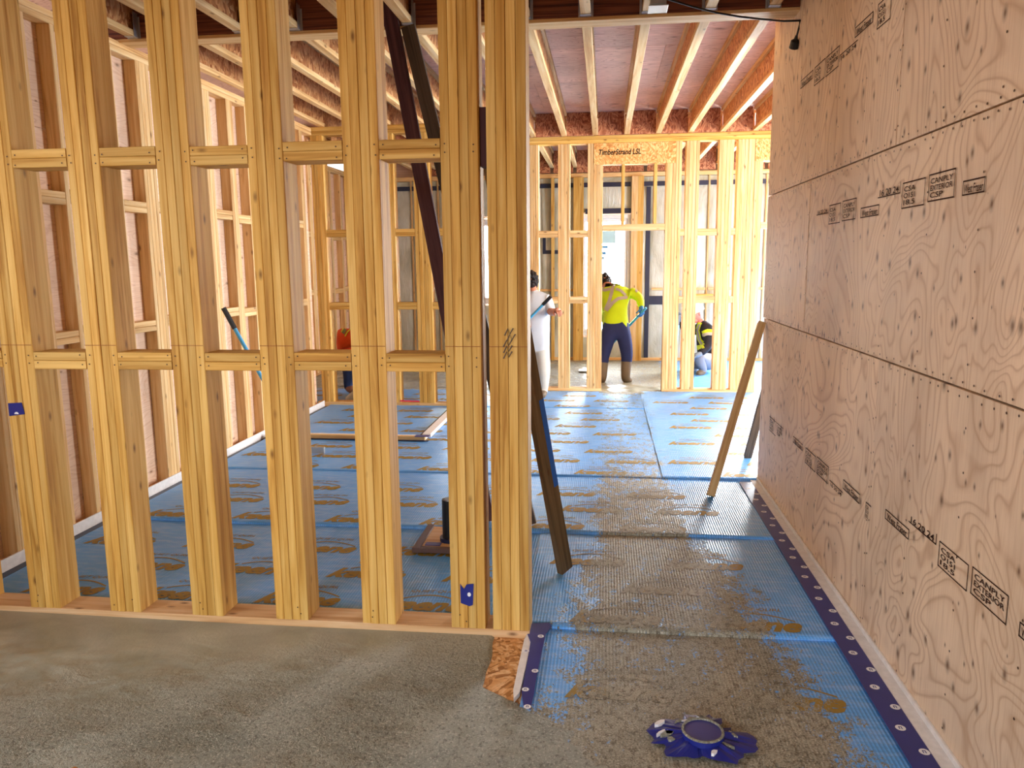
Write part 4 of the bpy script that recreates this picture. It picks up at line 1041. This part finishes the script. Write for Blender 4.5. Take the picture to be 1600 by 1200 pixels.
add_hand(t, J['lwr'][0], (-.1, -.1, 1), (-.6, -.4, 0), GLOVEG, 1, 'glove', 1.1); add_hand(t, J['rwr'][0], (-.8, -.2, -.3), (0, 0, -1), GLOVEG, .7, 'glove', 1.05)
ribbon(t, bo, [(1099, 522), (1106, 519), (1114, 520)], 9, YEL, 'hi_vis_stripe', 11.1); ribbon(t, bo, [(1099, 524), (1106, 522), (1114, 522.5)], 4.5, REFL, 'reflective_stripe', 11.1, .017)
ribbon(t, bo, [(1094, 504), (1091, 516), (1094, 530), (1099, 540)], 6, YEL, 'hi_vis_stripe', 11.1); ribbon(t, bo, [(1094, 506), (1091, 516), (1094, 530), (1098, 538)], 3, REFL, 'reflective_stripe', 11.1, .017)
ribbon(t, bo, [(1082, 545), (1092, 543), (1100, 541)], 7, YEL, 'hi_vis_stripe', 11.1)
g0, g1 = P(1061, 492, 11.1), P(1052, 572, 11.1)
t = tag(empty('hand_float', (g1.x, g1.y, .03)), 'pale blue tool held upright by the crouching worker', 'tool')
bm = bmesh.new(); bm_tube(bm, [g0, g0+(g1-g0)*.2], .02, 10); bm_obj('grip', bm, GLOVEG, t)
bm = bmesh.new(); bm_tube(bm, [g0+(g1-g0)*.2, Vector((g1.x, g1.y, .04))], .024, 10); bm_obj('shaft', bm, flat('pale_blue', srgb(150, 210, 235), .4), t)

# --- worker in orange
t = tag(empty('person', tuple(onz(548, 612, 0))), 'worker in orange hi-vis vest and jeans stooping behind the left stud wall', 'person')
J = {'pelvis': (P(541, 545, 9.32), .16), 'spine': (P(545, 528, 9.27), .175), 'chest': (P(560, 520, 9.22), (.2, .18)), 'neck': (P(580, 524, 9.20), .07), 'headb': (P(588, 528, 9.19), .06),
     'lsh': (P(570, 527, 9.04), .085), 'lel': (P(574, 556, 9.02), .06), 'lwr': (P(580, 580, 9.02), .045), 'rsh': (P(572, 525, 9.42), .085), 'rel': (P(580, 556, 9.47), .06), 'rwr': (P(588, 578, 9.42), .045),
     'lhip': (P(541, 556, 9.22), .115), 'lkn': (P(546, 581, 9.12), .085), 'lank': (P(544, 606, 9.17), .06), 'ltoe': (P(553, 611, 9.08), .05),
     'rhip': (P(543, 556, 9.44), .115), 'rkn': (P(560, 580, 9.52), .085), 'rank': (P(556, 600, 9.67), .06), 'rtoe': (P(568, 603, 9.62), .05)}
B = [('pelvis', 'spine', 0), ('spine', 'chest', 0), ('chest', 'neck', 0), ('neck', 'headb', 3), ('chest', 'lsh', 0), ('lsh', 'lel', 0), ('lel', 'lwr', 0), ('chest', 'rsh', 0), ('rsh', 'rel', 0), ('rel', 'rwr', 0),
     ('pelvis', 'lhip', 1), ('lhip', 'lkn', 1), ('lkn', 'lank', 1), ('lank', 'ltoe', 2), ('pelvis', 'rhip', 1), ('rhip', 'rkn', 1), ('rkn', 'rank', 1), ('rank', 'rtoe', 2)]
bo = body(t, J, B, [ORANGE, JEANS, flat('tan_boot', srgb(168, 120, 96)), SKIN])
hc = P(592, 530, 9.18); add_head(t, hc, (.7, -.1, -.7), SKIN); add_hair(t, hc, (.7, -.1, -.7), .1, 40, .3)
add_hand(t, J['lwr'][0], (.2, 0, -1), (1, 0, 0), GLOVE, .8, 'glove'); add_hand(t, J['rwr'][0], (.2, 0, -1), (1, 0, 0), GLOVE, .8, 'glove')
ribbon(t, bo, [(537, 522), (541, 514), (548, 509), (556, 507)], 5, flat('olive_tape', srgb(130, 130, 60)), 'reflective_stripe', 9.15); ribbon(t, bo, [(534, 520), (538, 511), (546, 505), (554, 503)], 1.6, YEL, 'hi_vis_stripe', 9.15)
ribbon(t, bo, [(540, 526), (544, 519), (550, 514)], 1.6, YEL, 'hi_vis_stripe', 9.15)
